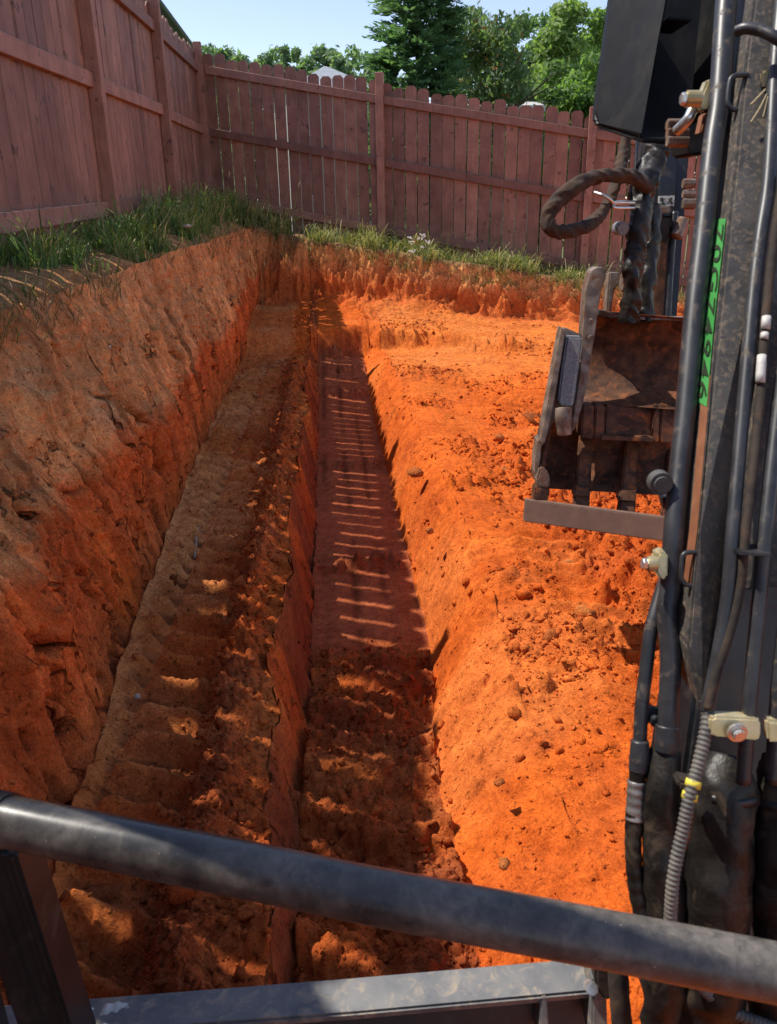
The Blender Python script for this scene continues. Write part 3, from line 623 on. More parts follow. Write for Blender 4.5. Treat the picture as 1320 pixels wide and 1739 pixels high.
# ------------------------------------------------------------------ fences
def prism_mesh(name, poly, y0, y1, bev=0.0):
    b = bmesh.new(); vs = [b.verts.new((x, y0, z)) for x, z in poly]; f = b.faces.new(vs)
    r = bmesh.ops.extrude_face_region(b, geom=[f])
    for v in r['geom']:
        if isinstance(v, bmesh.types.BMVert): v.co.y = y1
    bmesh.ops.recalc_face_normals(b, faces=b.faces)
    if bev: bmesh.ops.bevel(b, geom=list(b.edges), offset=bev, segments=1, affect='EDGES')
    me = bpy.data.meshes.new(name); b.to_mesh(me); b.free(); me.materials.append(M['fence']); return me
PW, PH, PT = .135, 1.86, .014
PM = []
for k in range(5):
    h = PH + .012 * (k - 2); w = PW - .0015 * (k % 3)
    PM.append(prism_mesh('picket', [(-w / 2, 0), (w / 2, 0), (w / 2, h - .032), (w / 2 - .03, h), (-w / 2 + .03, h), (-w / 2, h - .032)], 0, PT))
POSTM = prism_mesh('post', [(-.0445, -.3), (.0445, -.3), (.0445, 1.87), (-.0445, 1.87)], -.0445, .0445, .004)
def build_fence(name, pts, label, inner, skip=0, pick_gap=(.009, .0155)):
    """pts: list of post positions (x,y,zbase); inner: +1/-1 side (left normal of the run) that shows rails and posts"""
    root = empty(name, pts[0]); tag(root, label, 'fence'); o0 = Vector(pts[0])
    for p in pts[skip:]:
        a = pts[min(pts.index(p) + 1, len(pts) - 1)]; b_ = pts[max(pts.index(p) - 1, 0)]
        ang = math.atan2(a[1] - b_[1], a[0] - b_[0])
        o = bpy.data.objects.new('post', POSTM); link(o, root); o.location = Vector(p) - o0; o.rotation_euler.z = ang
    for i in range(len(pts) - 1):
        a, b_ = Vector(pts[i]), Vector(pts[i + 1]); d = b_ - a; L = math.hypot(d.x, d.y); t = Vector((d.x / L, d.y / L, 0)); nrm = Vector((-t.y, t.x, 0)) * inner
        ang = math.atan2(d.y, d.x)
        slope = d.z / L
        for hz in (.17, .93, 1.60):                       # rails flush between the posts
            bmr = bmesh.new(); q = []
            x0, x1 = .0455, L - .0455
            for x in (x0, x1):
                zc = slope * x + hz + random.uniform(-.008, .008)
                for yy, zz in ((.0, -.0445), (.038, -.0445), (.038, .0445), (.0, .0445)):
                    q.append(bmr.verts.new((x, (yy - .0425) * inner, zc + zz)))
            for k in range(4):
                k2 = (k + 1) % 4; bmr.faces.new((q[k], q[k2], q[4 + k2], q[4 + k]))
            bmr.faces.new(q[:4]); bmr.faces.new(q[4:][::-1]); bmesh.ops.recalc_face_normals(bmr, faces=bmr.faces)
            bmesh.ops.bevel(bmr, geom=list(bmr.edges), offset=.003, segments=1, affect='EDGES')
            me = bpy.data.meshes.new('rail'); bmr.to_mesh(me); bmr.free(); me.materials.append(M['fence'])
            o = bpy.data.objects.new('rail', me); link(o, root); o.location = a - o0; o.rotation_euler.z = ang
        x = .0
        while x < L - .03:
            w = PW; gap = random.uniform(*pick_gap) + (.004 if inner > 0 and i >= 2 else 0)
            xc = x + w / 2
            o = bpy.data.objects.new('picket', random.choice(PM)); link(o, root)
            pos = a + t * xc + Vector((0, 0, slope * xc - .08 + random.uniform(-.01, .01)))
            pos -= nrm * .0445
            o.location = pos - o0
            o.rotation_euler = (random.uniform(-.003, .003), random.uniform(-.004, .004), ang if inner < 0 else ang + math.pi)
            x += w + gap
    return root
LX = -1.42
left_posts = [(LX, 10.72, .15), (LX, 8.12, .05), (LX, 5.74, -.06), (LX, 3.28, -.18), (LX, .85, -.24), (LX, -1.6, -.28), (LX, -4.0, -.32)]
build_fence('picket_fence', left_posts, 'reddish brown board fence along the left bank, in shade', 1, 0, (.0115, .021))
far_posts = [(LX + .02, 10.75, .14), (.70, 10.12, -.27), (3.05, 9.50, -.71), (5.40, 8.88, -1.08), (7.75, 8.26, -1.3)]
build_fence('picket_fence', far_posts, 'reddish brown board fence across the far end, sloping down to the right', -1, 1, (.008, .0135))

# ------------------------------------------------------------------ grass and weeds
def blades(name, base, hgt, lean, width, cols, label, extra_bend=.5):
    n = len(base); a = RNG.uniform(0, 2 * math.pi, n); d = np.stack([np.cos(a), np.sin(a), np.zeros(n)], 1)
    f = RNG.uniform(0, 2 * math.pi, n); w = np.stack([np.cos(f), np.sin(f), np.zeros(n)], 1) * (width / 2)[:, None]
    upv = np.array([0, 0, 1.0])
    m1 = base + upv * (hgt * .45)[:, None] + d * (lean * hgt * .22)[:, None]
    m2 = base + upv * (hgt * (.82 - .12 * lean))[:, None] + d * (lean * hgt * .62)[:, None]
    tip = base + upv * (hgt * (1.0 - .42 * lean))[:, None] + d * (lean * hgt * 1.12)[:, None]
    V = np.stack([base - w, base + w, m1 - w * .85, m1 + w * .85, m2 - w * .55, m2 + w * .55, tip - w * .08, tip + w * .08], 1).reshape(-1, 3)
    i = (np.arange(n) * 8)[:, None]
    Q = np.concatenate([i + np.array([0, 1, 3, 2]), i + np.array([2, 3, 5, 4]), i + np.array([4, 5, 7, 6])], 0)
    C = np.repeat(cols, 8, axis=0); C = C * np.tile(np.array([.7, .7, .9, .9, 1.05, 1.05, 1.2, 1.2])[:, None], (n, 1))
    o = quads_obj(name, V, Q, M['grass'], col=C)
    return tag(o, label, 'grass', kind='stuff')
def gcols(n, c0, c1, dry, pdry):
    t = RNG.random(n)[:, None]; C = np.array(c0) * (1 - t) + np.array(c1) * t
    dm = (RNG.random(n) < pdry)[:, None]; return np.where(dm, np.array(dry) * RNG.uniform(.7, 1.2, (n, 1)), C)
# left verge
clump = sst(-.15, .35, fbm(X_ * 4.5, Y_ * 3.2, 140, 3))
w = cell * (S_ == 2) * (Y_ > .6) * (Y_ < 10.6) * sst(.95, .6, G['T'] + .3 * fbm(X_ * 5, Y_ * 5, 141, 3)) * (X_ > -1.52) * (.06 + clump ** 1.6) / np.clip(Y_, 2, 10) ** .7
i = pick(w, 13000); b0 = VT[i].copy(); b0[:, :2] += RNG.normal(0, .012, (len(i), 2)); b0[:, 2] -= .012
h = RNG.gamma(3.2, .03, len(i)) + .03; h *= (.7 + .8 * clump.ravel()[i]) * np.interp(b0[:, 1], [1, 4.5, 6, 8, 9, 10.5], [.62, .62, .8, 1.2, 1.6, 1.8])
blades('verge_grass', b0, np.clip(h, .03, .42), RNG.uniform(.15, 1.0, len(i)), RNG.uniform(.003, .0075, len(i)) * (1 + .08 * b0[:, 1]),
       gcols(len(i), (.07, .14, .035), (.25, .36, .11), (.46, .38, .2), .18), 'dark green grass on the verge between left fence and bank edge')
# grass hanging over the lip and roots at the edge
w = cell * 0 + (S_ == 3) * (G['T'] < .13) * (Y_ > 1) * (Y_ < 9.4) * np.gradient(Y_, axis=0) * (.15 + sst(.0, .45, fbm(Y_ * 2.2, G['T'] * 3, 144, 3)))
i = pick(w, 900); b0 = VT[i].copy()
n_ = len(i); hh = RNG.uniform(.03, .14, n_)
blades('edge_grass', b0, hh, RNG.uniform(.6, 1.5, n_), RNG.uniform(.0018, .004, n_) * (1 + .1 * b0[:, 1]), gcols(n_, (.07, .10, .03), (.14, .16, .06), (.34, .24, .13), .6),
       'thin dry grass and rootlets hanging over the left bank edge')
# far verge
wfar = cell * (Y_ - G['bl'] > .20) * (S_ >= 3) * (S_ < 10)
fline = np.interp(X_, [p[0] for p in far_posts], [p[1] for p in far_posts])
wfar = wfar * (Y_ < fline + .12) * (X_ < 4.4)
cl = sst(-.3, .35, fbm(X_ * 3.5, Y_ * 3.5, 150, 3))
i = pick(wfar * (.03 + cl ** 2), 9000); b0 = VT[i].copy(); b0[:, :2] += RNG.normal(0, .015, (len(i), 2)); b0[:, 2] -= .012
h = (RNG.gamma(3.0, .024, len(i)) + .02) * (.45 + 1.1 * cl.ravel()[i]) * np.interp(b0[:, 0], [-1.2, -.6, 0, 1.5, 3, 5], [2.0, 1.5, 1.15, 1.0, .9, .9])
blades('bank_grass', b0, np.clip(h, .03, .40), RNG.uniform(.2, 1.1, len(i)), RNG.uniform(.006, .011, len(i)),
       gcols(len(i), (.12, .16, .04), (.28, .32, .10), (.55, .46, .22), .35), 'sunlit yellow-green grass along the top of the far bank')
w = cell * (face_m := ((G['face'] > .55) * (G['face'] < .97))) * (S_ > 3) * (S_ < 10) * (X_ < 4.2)
i = pick(w, 1700); b0 = VT[i].copy(); n_ = len(i)
blades('hanging_grass', b0, RNG.uniform(.04, .17, n_), RNG.uniform(.9, 1.7, n_), RNG.uniform(.004, .007, n_), gcols(n_, (.12, .13, .04), (.22, .22, .08), (.42, .33, .17), .65),
       'dry grass drooping over the face of the far bank')
# beyond the fence: a strip of rough lawn seen through the gaps
def seed_stem(px, py, X, h, lean, label, heads=5, white=False):
    p = P(px, py, 1.0); p = p * (X / p.x); gz = ground_z(p.x, p.y); b = Vector((p.x, p.y, gz))
    root = empty('flowering_weed' if white else 'seed_grass', b); tag(root, label, 'weed' if white else 'grass stem')
    top = b + Vector((lean, -.02, h)); mid = b + Vector((lean * .3, 0, h * .6))
    M_st = M['stalk']
    tube('stem', [b - Vector((0, 0, .03)), mid, top], [.004, .003, .0018], M_st, root, 6, 5)
    r = np.random.default_rng(int(px))
    if white:
        for k in range(9):
            t = r.uniform(.45, .95); q = b + (mid - b) * min(1, t / .6) if t < .6 else mid + (top - mid) * ((t - .6) / .4)
            e = q + Vector((r.uniform(-.16, .16), r.uniform(-.06, .06), r.uniform(.03, .13)))
            tube('branch', [q, (q + e) / 2 + Vector((0, 0, .012)), e], [.0025, .002, .0015], M_st, root, 5, 3)
            bmq = bmesh.new()
            for j in range(6):
                c = e + Vector((r.uniform(-.03, .03), r.uniform(-.02, .02), r.uniform(-.008, .02)))
                for kk in range(5):
                    a = kk * 1.257; bmesh.ops.create_icosphere(bmq, subdivisions=1, radius=.0045, matrix=Matrix.Translation(c + Vector((math.cos(a) * .006, 0.004 * math.sin(a), math.sin(a) * .006))))
            bm_obj('flower', bmq, M['petal'], root)
            lf = bmesh.new(); vs = [lf.verts.new(q + Vector(v)) for v in ((0, 0, 0), (.03, .008, .02), (.065, 0, .01), (.03, -.008, .005))]; lf.faces.new(vs)
            bm_obj('leaf', lf, M['stalk'], root)
    else:
        tube('seed_head', [top, top + Vector((lean * .12, 0, .03)), top + Vector((lean * .3, 0, .055))], [.002, .007, .002], M['straw'], root, 7, 5)
M['stalk'] = simple('green_stalk', (.09, .12, .035), (.16, .19, .06), 20, .7, .8, 0)
M['straw'] = simple('straw', (.36, .29, .15), (.48, .40, .23), 20, .8, .9, 0)
M['petal'] = simple('white_petal', (.68, .68, .62), (.8, .8, .76), 20, .7, .8, 0)
seed_stem(718, 405, 1.10, .40, .03, 'white-flowered weed standing in front of the far fence', white=True)
seed_stem(783, 437, 1.66, .10, .02, 'low white-flowered weed right of the tall one on the far bank', white=True)
for k, (px, X, h, ln) in enumerate([(437, -.75, .46, .05), (462, -.62, .52, .04), (500, -.36, .55, .08), (545, -.08, .52, -.05), (392, -.98, .5, .03)]):
    seed_stem(px, 395, X, h, ln, ['seeding grass stem leftmost but one in the fence corner', 'tall seeding grass stem in the fence corner, third from left', 'seeding grass stem leaning right before the far fence',
                                  'rightmost seeding grass stem, leaning left', 'leftmost seeding grass stem in the fence corner'][k])

# ------------------------------------------------------------------ trees
def leaf_cloud(centres, radii, n, size, rng, up_bias=0.25, droop=0.0, cols=((.04, .09, .02), (.10, .17, .05)), accent=None, pacc=0.0, shell=.55, narrow=.55):
    """leaf quads spread through blob volumes"""
    centres = np.array(centres); radii = np.array(radii)
    pv = radii.prod(1) ** .75; k = rng.choice(len(centres), n, p=pv / pv.sum())
    d = rng.normal(size=(n, 3)); d /= np.linalg.norm(d, axis=1)[:, None]
    r = shell + (1 - shell) * rng.random(n) ** .6; r = r * (1 + .18 * rng.normal(size=n))
    c = centres[k] + d * radii[k] * r[:, None]
    nrm = d * .7 + rng.normal(size=(n, 3)) * .6 + np.array([0, 0, up_bias]); nrm /= np.linalg.norm(nrm, axis=1)[:, None]
    t = np.cross(nrm, rng.normal(size=(n, 3))); t /= np.linalg.norm(t, axis=1)[:, None]; t[:, 2] -= droop; t /= np.linalg.norm(t, axis=1)[:, None]
    b = np.cross(nrm, t); s = size * rng.uniform(.6, 1.3, n)[:, None]
    V = np.stack([c - t * s * .5, c + b * s * narrow * .5, c + t * s * .6, c - b * s * narrow * .5], 1).reshape(-1, 3)
    Q = np.arange(n * 4).reshape(n, 4)
    tone = rng.random(len(centres))[k][:, None] * .6 + rng.random((n, 1)) * .4
    C = np.array(cols[0]) * (1 - tone) + np.array(cols[1]) * tone
    if accent is not None: C = np.where((rng.random(n) < pacc)[:, None], np.array(accent), C)
    return V, Q, np.repeat(C, 4, 0)
def tree_trunk(name, base, h, r, limbs, root, rng):
    Vs, Fs = [], []
    def add(pts, rad):
        V, Fc = tube_mesh(pts, rad, 8, 4); o = len(Vs); Vs.extend(V); Fs.extend(tuple(i + o for i in f) for f in Fc)
    b = Vector((0, 0, -.3)); add([b, Vector((.05 * h * .1, 0, h * .4)), Vector((0, .1, h * .92))], [r, r * .7, r * .12])
    for _ in range(limbs):
        z = h * rng.uniform(.25, .75); a = rng.uniform(0, 6.28); L = h * rng.uniform(.18, .34)
        e = Vector((math.cos(a) * L, math.sin(a) * L, z + L * rng.uniform(.3, .9)))
        add([Vector((0, 0, z)), Vector((e.x * .5, e.y * .5, z + (e.z - z) * .4)), e], [r * .35, r * .2, r * .06])
    o = mesh_obj('trunk', Vs, Fs, M['bark'], None, True); o.parent = root
def far_pt(px, py, Y):
    p = P(px, py, 1.0); return p * (Y / p.y)
def broad_tree(px, top_py, Y, width_px, label, seed, n=6000, leaf=.2, cols=((.04, .085, .02), (.11, .18, .05)), accent=None, pacc=0, zb=-2.6, blobs=22, group=None, shape='round', name='leafy_tree', droop=0., narrow=.55, low=.18):
    rng = np.random.default_rng(seed)
    t = far_pt(px, top_py, Y); scale = (t - far_pt(px + 1, top_py, Y)).length; wd = width_px * scale / 2
    h = t.z - zb; root = empty(name, (t.x, t.y, zb)); tag(root, label, 'tree', group)
    cs, rs = [], []
    for k in range(blobs):
        u = rng.uniform(low, 1.0); a = rng.uniform(0, 6.28)
        env = math.sqrt(max(.02, 1 - ((u - .45) / .6) ** 2)) if shape == 'round' else min(1.0, 1.9 * (1.04 - u)) ** .7
        rad = wd * env * math.sqrt(rng.uniform(.05, 1)) * .82
        rb = wd * (.26 + .22 * rng.random()) * (.5 + .5 * env)
        cs.append((math.cos(a) * rad, math.sin(a) * rad, h * u - rb * .75)); rs.append((rb, rb, rb * .78))
    V, Q, C = leaf_cloud(cs, rs, n, leaf, rng, cols=cols, accent=accent, pacc=pacc, droop=droop, narrow=narrow)
    quads_obj('crown', V, Q, M['leaf'], root, C)
    tree_trunk('trunk', None, h * .9, max(.12, h * .022), 7, root, rng)
    return root
def evergreen(px, top_py, Y, width_px, label, seed, n_spray=900, cols=((.06, .12, .08), (.19, .28, .17)), zb=-2.6):
    rng = np.random.default_rng(seed)
    t = far_pt(px, top_py, Y); scale = (t - far_pt(px + 1, top_py, Y)).length; wd = width_px * scale / 2; h = t.z - zb
    root = empty('cedar_tree', (t.x, t.y, zb)); tag(root, label, 'tree')
    n = n_spray; u = .04 + .96 * rng.random(n) ** .75; a = rng.uniform(0, 6.28, n)
    env = wd * (1.02 - u) ** .62 * (1 + .16 * np.sin(a * 3 + u * 11) + .10 * rng.normal(size=n))
    L = env * rng.uniform(.30, .62, n) + .2; r0 = np.clip(env - L, 0, None); dv = np.stack([np.cos(a), np.sin(a), rng.uniform(-.10, .6, n)], 1); dv /= np.linalg.norm(dv, axis=1)[:, None]
    p0 = np.stack([np.cos(a) * r0, np.sin(a) * r0, h * u - .2], 1); sd = np.cross(dv, [0, 0, 1.0]); sd /= np.linalg.norm(sd, axis=1)[:, None]; un = np.cross(sd, dv); tone = rng.random(n) * .65
    m = 26; K = np.repeat(np.arange(n), m); q = np.tile((np.arange(m) // 2 + .5) / (m / 2), n); sg = np.tile(np.array([-1, 1] * (m // 2)), n); N = len(K)
    c = p0[K] + dv[K] * (L[K] * q)[:, None]; c[:, 2] -= .12 * L[K] * q * q
    ll = .42 * L[K] * (1 - q * .72) * rng.uniform(.6, 1.1, N) + .06
    d2 = dv[K] * .75 + sd[K] * (sg * rng.uniform(.3, .9, N))[:, None] + un[K] * rng.uniform(-.35, .35, (N, 1)); d2 /= np.linalg.norm(d2, axis=1)[:, None]
    ww = np.cross(d2, un[K] + rng.normal(size=(N, 3)) * .5); ww /= np.linalg.norm(ww, axis=1)[:, None]; ww *= (ll * .16)[:, None]; dl = d2 * ll[:, None]
    V = np.stack([c, c + dl * .5 + ww, c + dl, c + dl * .5 - ww], 1).reshape(-1, 3)
    tn = (tone[K] + rng.random(N) * .35)[:, None]; Cc = np.repeat(np.array(cols[0]) * (1 - tn) + np.array(cols[1]) * tn, 4, 0)
    quads_obj('crown', V, np.arange(len(V)).reshape(-1, 4), M['leaf'], root, Cc)
    tree_trunk('trunk', None, h * .95, .2, 0, root, rng); return root

evergreen(708, -330, 27, 300, 'dense dark blue-green evergreen rising above the far fence', 3, 1500)
broad_tree(830, -40, 30, 215, 'tree with feathery leaves and orange seed clusters right of the evergreen', 5, 17000, .22, ((.09, .14, .075), (.24, .31, .17)), (.42, .19, .08), .045, blobs=30, name='feathery_tree', droop=.5, narrow=.4)
broad_tree(903, 22, 55, 150, 'slim hazy tree between the feathery tree and the bright green trees', 6, 5000, .4, ((.14, .21, .11), (.26, .35, .18)), blobs=18, zb=-2.6, low=.4)
broad_tree(962, -2, 44, 210, 'tall bright yellow-green tree behind the right fence panels', 7, 13000, .34, ((.16, .23, .085), (.34, .42, .17)), blobs=32, shape='cone', low=.4)
broad_tree(1022, 8, 46, 200, 'tall green tree partly behind the black shroud', 8, 12000, .34, ((.13, .20, .08), (.28, .37, .15)), blobs=30, shape='cone', low=.4)
broad_tree(1000, 70, 36, 150, 'rounded mid-green tree low beside the black shroud', 9, 8000, .26, ((.10, .175, .055), (.24, .34, .12)), blobs=26)
broad_tree(935, 100, 34, 120, 'low bushy tree right above the fence beside the pale roof', 10, 6500, .24, ((.10, .165, .06), (.23, .32, .12)), blobs=22)
broad_tree(1050, 12, 52, 190, 'broad green tree hidden mostly by the machine', 12, 9000, .36, ((.07, .14, .04), (.2, .3, .09)), blobs=40)
broad_tree(1240, 60, 42, 170, 'green tree at the far right behind the boom', 13, 5000, .3, blobs=24)
broad_tree(866, 75, 37, 90, 'small tree filling the gap above the pale roof', 14, 4500, .22, ((.07, .12, .045), (.17, .26, .09)), blobs=18)
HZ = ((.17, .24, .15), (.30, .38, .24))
line = [(352, 66, 42, 'leftmost treetop of the tree line, behind the corner post'), (385, 80, 44, 'second treetop of the tree line from the corner post'), (425, 84, 46, 'third treetop of the tree line from the corner post'),
        (462, 82, 40, 'fourth treetop of the tree line, before its two narrow points'), (484, 80, 22, 'narrow pointed treetop in the middle of the tree line'), (500, 82, 24, 'second narrow pointed treetop in the tree line'),
        (528, 95, 40, 'low pale treetop left of the grey house roof'), (556, 74, 40, 'tall treetop right behind the grey house roof'), (580, 76, 36, 'treetop above the right slope of the grey house roof'),
        (606, 80, 52, 'treetop right of the grey house roof, beside the evergreen'), (640, 92, 44, 'bushy treetop against the left side of the evergreen')]
for k, (px, py, wpx, lab) in enumerate(line):
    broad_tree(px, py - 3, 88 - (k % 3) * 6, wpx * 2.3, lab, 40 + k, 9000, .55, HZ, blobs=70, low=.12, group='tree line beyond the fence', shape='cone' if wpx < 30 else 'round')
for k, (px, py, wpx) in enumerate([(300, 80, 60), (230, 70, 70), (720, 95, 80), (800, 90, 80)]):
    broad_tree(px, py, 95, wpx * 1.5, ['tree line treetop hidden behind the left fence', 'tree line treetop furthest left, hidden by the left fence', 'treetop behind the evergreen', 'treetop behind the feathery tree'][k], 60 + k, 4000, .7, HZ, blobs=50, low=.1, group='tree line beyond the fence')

# ------------------------------------------------------------------ houses
def house(name, label, cx, cy, w, d, zb, zeave, zridge, rot, hip=True, roofmat='roof', over=.35):
    root = empty(name, (cx, cy, zb)); root.rotation_euler.z = rot; tag(root, label, 'house')
    he, hr = zeave - zb, zridge - zb
    def part(nm, V, Fc, mt, par=None):
        me = bpy.data.meshes.new(nm); me.from_pydata(V, [], Fc); me.materials.append(M[mt]); o = bpy.data.objects.new(nm, me); link(o, par or root); return o
    x, y = w / 2, d / 2
    part('wall', [(-x, -y, 0), (x, -y, 0), (x, y, 0), (-x, y, 0), (-x, -y, he), (x, -y, he), (x, y, he), (-x, y, he)], [(0, 1, 5, 4), (1, 2, 6, 5), (2, 3, 7, 6), (3, 0, 4, 7)], 'siding')
    X2, Y2 = x + over, y + over; rx = max(0.02, X2 - Y2) if hip else X2
    rf = part('roof', [(-X2, -Y2, he - .05), (X2, -Y2, he - .05), (X2, Y2, he - .05), (-X2, Y2, he - .05), (-rx, 0, hr), (rx, 0, hr)], [(0, 1, 5, 4), (2, 3, 4, 5), (1, 2, 5), (3, 0, 4), (0, 3, 2, 1)], roofmat)
    part('fascia', [(-X2, -Y2 - .02, he - .25), (X2, -Y2 - .02, he - .25), (X2, -Y2 - .02, he - .03), (-X2, -Y2 - .02, he - .03), (-X2, -Y2 + .02, he - .25), (X2, -Y2 + .02, he - .25), (X2, -Y2 + .02, he - .03), (-X2, -Y2 + .02, he - .03)],
         [(0, 1, 2, 3), (5, 4, 7, 6), (0, 4, 5, 1), (3, 2, 6, 7)], 'white', rf)
    for s in (-.3, .3):
        wd_ = part('window', [(s * w - .5, -y - .03, he * .4), (s * w + .5, -y - .03, he * .4), (s * w + .5, -y - .03, he * .75), (s * w - .5, -y - .03, he * .75),
                        (s * w - .5, -y + .03, he * .4), (s * w + .5, -y + .03, he * .4), (s * w + .5, -y + .03, he * .75), (s * w - .5, -y + .03, he * .75)], [(0, 1, 2, 3), (0, 3, 7, 4), (1, 5, 6, 2), (3, 2, 6, 7), (0, 4, 5, 1)], 'white')
        part('pane', [(s * w - .44, -y - .035, he * .4 + .06), (s * w + .44, -y - .035, he * .4 + .06), (s * w + .44, -y - .035, he * .75 - .06), (s * w - .44, -y - .035, he * .75 - .06)], [(0, 1, 2, 3)], 'glass', wd_)
    return root
t = far_pt(549, 106, 60); e = far_pt(549, 132, 60)
house('house', 'house with grey hip roof showing above the far fence', t.x + .15, 62, 6.4, 6.2, -2.7, t.z - 1.8, t.z + .1, math.radians(14), roofmat='hiproof')
t = far_pt(862, 162, 33); e = far_pt(862, 180, 33)
house('shed', 'low outbuilding with pale ribbed roof above the right fence panels', t.x - 1.2, 34.5, 4.6, 3.0, -2.7, e.z, t.z, math.radians(-2), hip=False, roofmat='shedroof')['category'] = 'shed'
# neighbour's house whose eave shows over the left fence
e0 = P(327, 78, 1.0); e0 = e0 * (-3.4 / e0.x)
root = empty('neighbour_house', (-3.8, e0.y - 6, -.2)); tag(root, 'neighbouring house behind the left fence, its dark eave just showing', 'house')
def wpart(nm, V, Fc, mt, par=root):
    r0 = Vector(root.location); return_o = mesh_obj(nm, [Vector(v) - r0 for v in V], Fc, M[mt], None); return_o.parent = par; return return_o
ye, ys_, ze = e0.y, e0.y - 11, e0.z
wpart('wall', [(-3.75, ys_, -.4), (-3.75, ye - .4, -.4), (-3.75, ye - .4, ze), (-3.75, ys_, ze), (-9, ye - .4, -.4), (-9, ye - .4, ze)], [(0, 1, 2, 3), (1, 4, 5, 2)], 'siding')
rf = wpart('roof', [(-3.42, ys_, ze + .02), (-3.42, ye, ze + .02), (-6.4, ye - 2.9, ze + 1.5), (-6.4, ys_, ze + 1.5), (-9.4, ye, ze + .02), (-9.4, ys_, ze + .02), (-3.42, ys_, ze - .03), (-3.42, ye, ze - .03), (-9.4, ye, ze - .03)],
           [(0, 1, 2, 3), (3, 2, 4, 5), (1, 4, 2), (6, 7, 1, 0), (7, 8, 4, 1)], 'roof')
gut = wpart('gutter', *tube_mesh([(-3.38, ys_, ze - .03), (-3.38, (ys_ + ye) / 2, ze - .03), (-3.38, ye, ze - .03)], .06, 8, 2), 'gutter')

# ------------------------------------------------------------------ the excavator the photograph was taken from
FH = Vector((fwd[0], fwd[1], 0)).normalized()
exc = empty('excavator', (.25, .1, -1.22))
tag(exc, 'black excavator in the foreground with boom, hoses, bucket and bent guard rail', 'excavator')
def dd(y): return float(np.interp(y, [-60, 0, 900, 1250, 1739], [1.03, 1.02, .87, .86, .90]))
def slab(name, poly, d, thick, mat, parent=exc, bev=.003, direction=None, smooth=False):
    dr = direction or FH; b = bmesh.new(); n = len(poly)
    f = [P(x, y, d(y) if callable(d) else (d[i] if isinstance(d, (list, tuple)) else d)) for i, (x, y) in enumerate(poly)]
    v0 = [b.verts.new(p) for p in f]; v1 = [b.verts.new(p + dr * thick) for p in f]
    b.faces.new(v0); b.faces.new(v1[::-1])
    for k in range(n):
        k2 = (k + 1) % n; b.faces.new((v0[k], v1[k], v1[k2], v0[k2]))
    bmesh.ops.recalc_face_normals(b, faces=b.faces)
    if bev: bmesh.ops.bevel(b, geom=list(b.edges), offset=bev, segments=2, affect='EDGES', clamp_overlap=True)
    return bm_obj(name, b, mat, parent, smooth)
def ptube(name, pl, rpx, mat, parent=exc, d=dd, seg=14, res=8, bulge=None):
    pts = [P(q[0], q[1], q[2] if len(q) > 2 else (d(q[1]) if callable(d) else d)) for q in pl]
    deps = [q[2] if len(q) > 2 else (d(q[1]) if callable(d) else d) for q in pl]
    rp = rpx if isinstance(rpx, (list, tuple)) else [rpx] * len(pl)
    return tube(name, pts, [r * e / F_PX for r, e in zip(rp, deps)], mat, parent, seg, res, bulge)
def cyl(name, p0, p1, r, mat, parent=exc, seg=20, bev=.002):
    ax = (p1 - p0); b = bmesh.new()
    bmesh.ops.create_cone(b, cap_ends=True, segments=seg, radius1=r, radius2=r, depth=ax.length)
    if bev: bmesh.ops.bevel(b, geom=[e for e in b.edges if e.calc_face_angle(0) > 1.0], offset=bev, segments=2, affect='EDGES')
    b.transform(Matrix.Translation((p0 + p1) / 2) @ ax.to_track_quat('Z', 'Y').to_matrix().to_4x4())
    return bm_obj(name, b, mat, parent, False)
def wrinkle(seed, amp=.16, k=9.0, per=.03):
    def f(s, a):
        ca, sa = np.cos(a), np.sin(a); u = s / per
        v = 1 - 2.2 * np.abs(vnoise(u * 1.6 + .9 * ca + seed * 7.3, .9 * sa + seed + 0 * u, float(seed))) + .6 * vnoise(u * .7 + seed, 1.3 * ca + 0 * u, seed + 1.0) + .5 * vnoise(u * 4.1 + 1.5 * sa, 1.5 * ca + 4 + 0 * u, seed + 2.0)
        return 1 + amp * .75 * v
    return f
def ribs(per, amp=.10):
    def f(s, a): return 1 + amp * np.sin(s / per * 6.2832)
    return f

# --- guard rail across the cab front
guard = ptube('guard_rail', [(-60, 1378, .755), (10, 1394, .745), (330, 1459, .72), (660, 1526, .69), (1000, 1590, .665), (1400, 1668, .635)], [41, 42, 45, 46, 47, 49], M['rail'], seg=28, res=10)
cyl('rail_collar', P(-40, 1383, .755), P(14, 1395, .745), .0262, M['black'], guard, 28)
# --- short post under the left end of the rail, then an added out-of-frame pillar
PY = .70; wP = .030
def _pil(x, y):
    q = P(x, y, 1.0); return q * (PY / q.y)
q0, q1 = _pil(100, 1739), _pil(2, 1440)
def pil_x(z): return q0.x + (q1.x - q0.x) * (z - q0.z) / (q1.z - q0.z) if z < -.6 else pil_x(-.61) - .05 * (z + .6)
b = bmesh.new()
prof = [(-wP, -.03), (-wP * .3, -.03), (-wP * .2, -.022), (wP * .55, -.022), (wP * .65, -.03), (wP, -.03), (wP, .03), (-wP, .03)]
zs = [-1.15, -.95, -.75, -.62]
rings = [[b.verts.new((pil_x(z) + x, PY + y, z)) for x, y in prof] for z in zs]
for r0, r1 in zip(rings, rings[1:]):
    for k in range(len(prof)):
        k2 = (k + 1) % len(prof); b.faces.new((r0[k], r0[k2], r1[k2], r1[k]))
b.faces.new(rings[0][::-1]); b.faces.new(rings[-1]); bmesh.ops.recalc_face_normals(b, faces=b.faces)
bmesh.ops.bevel(b, geom=list(b.edges), offset=.004, segments=2, affect='EDGES')
bm_obj('rail_post', b, M['gloss'], exc)
b = bmesh.new(); bmesh.ops.create_cube(b, size=1.0)
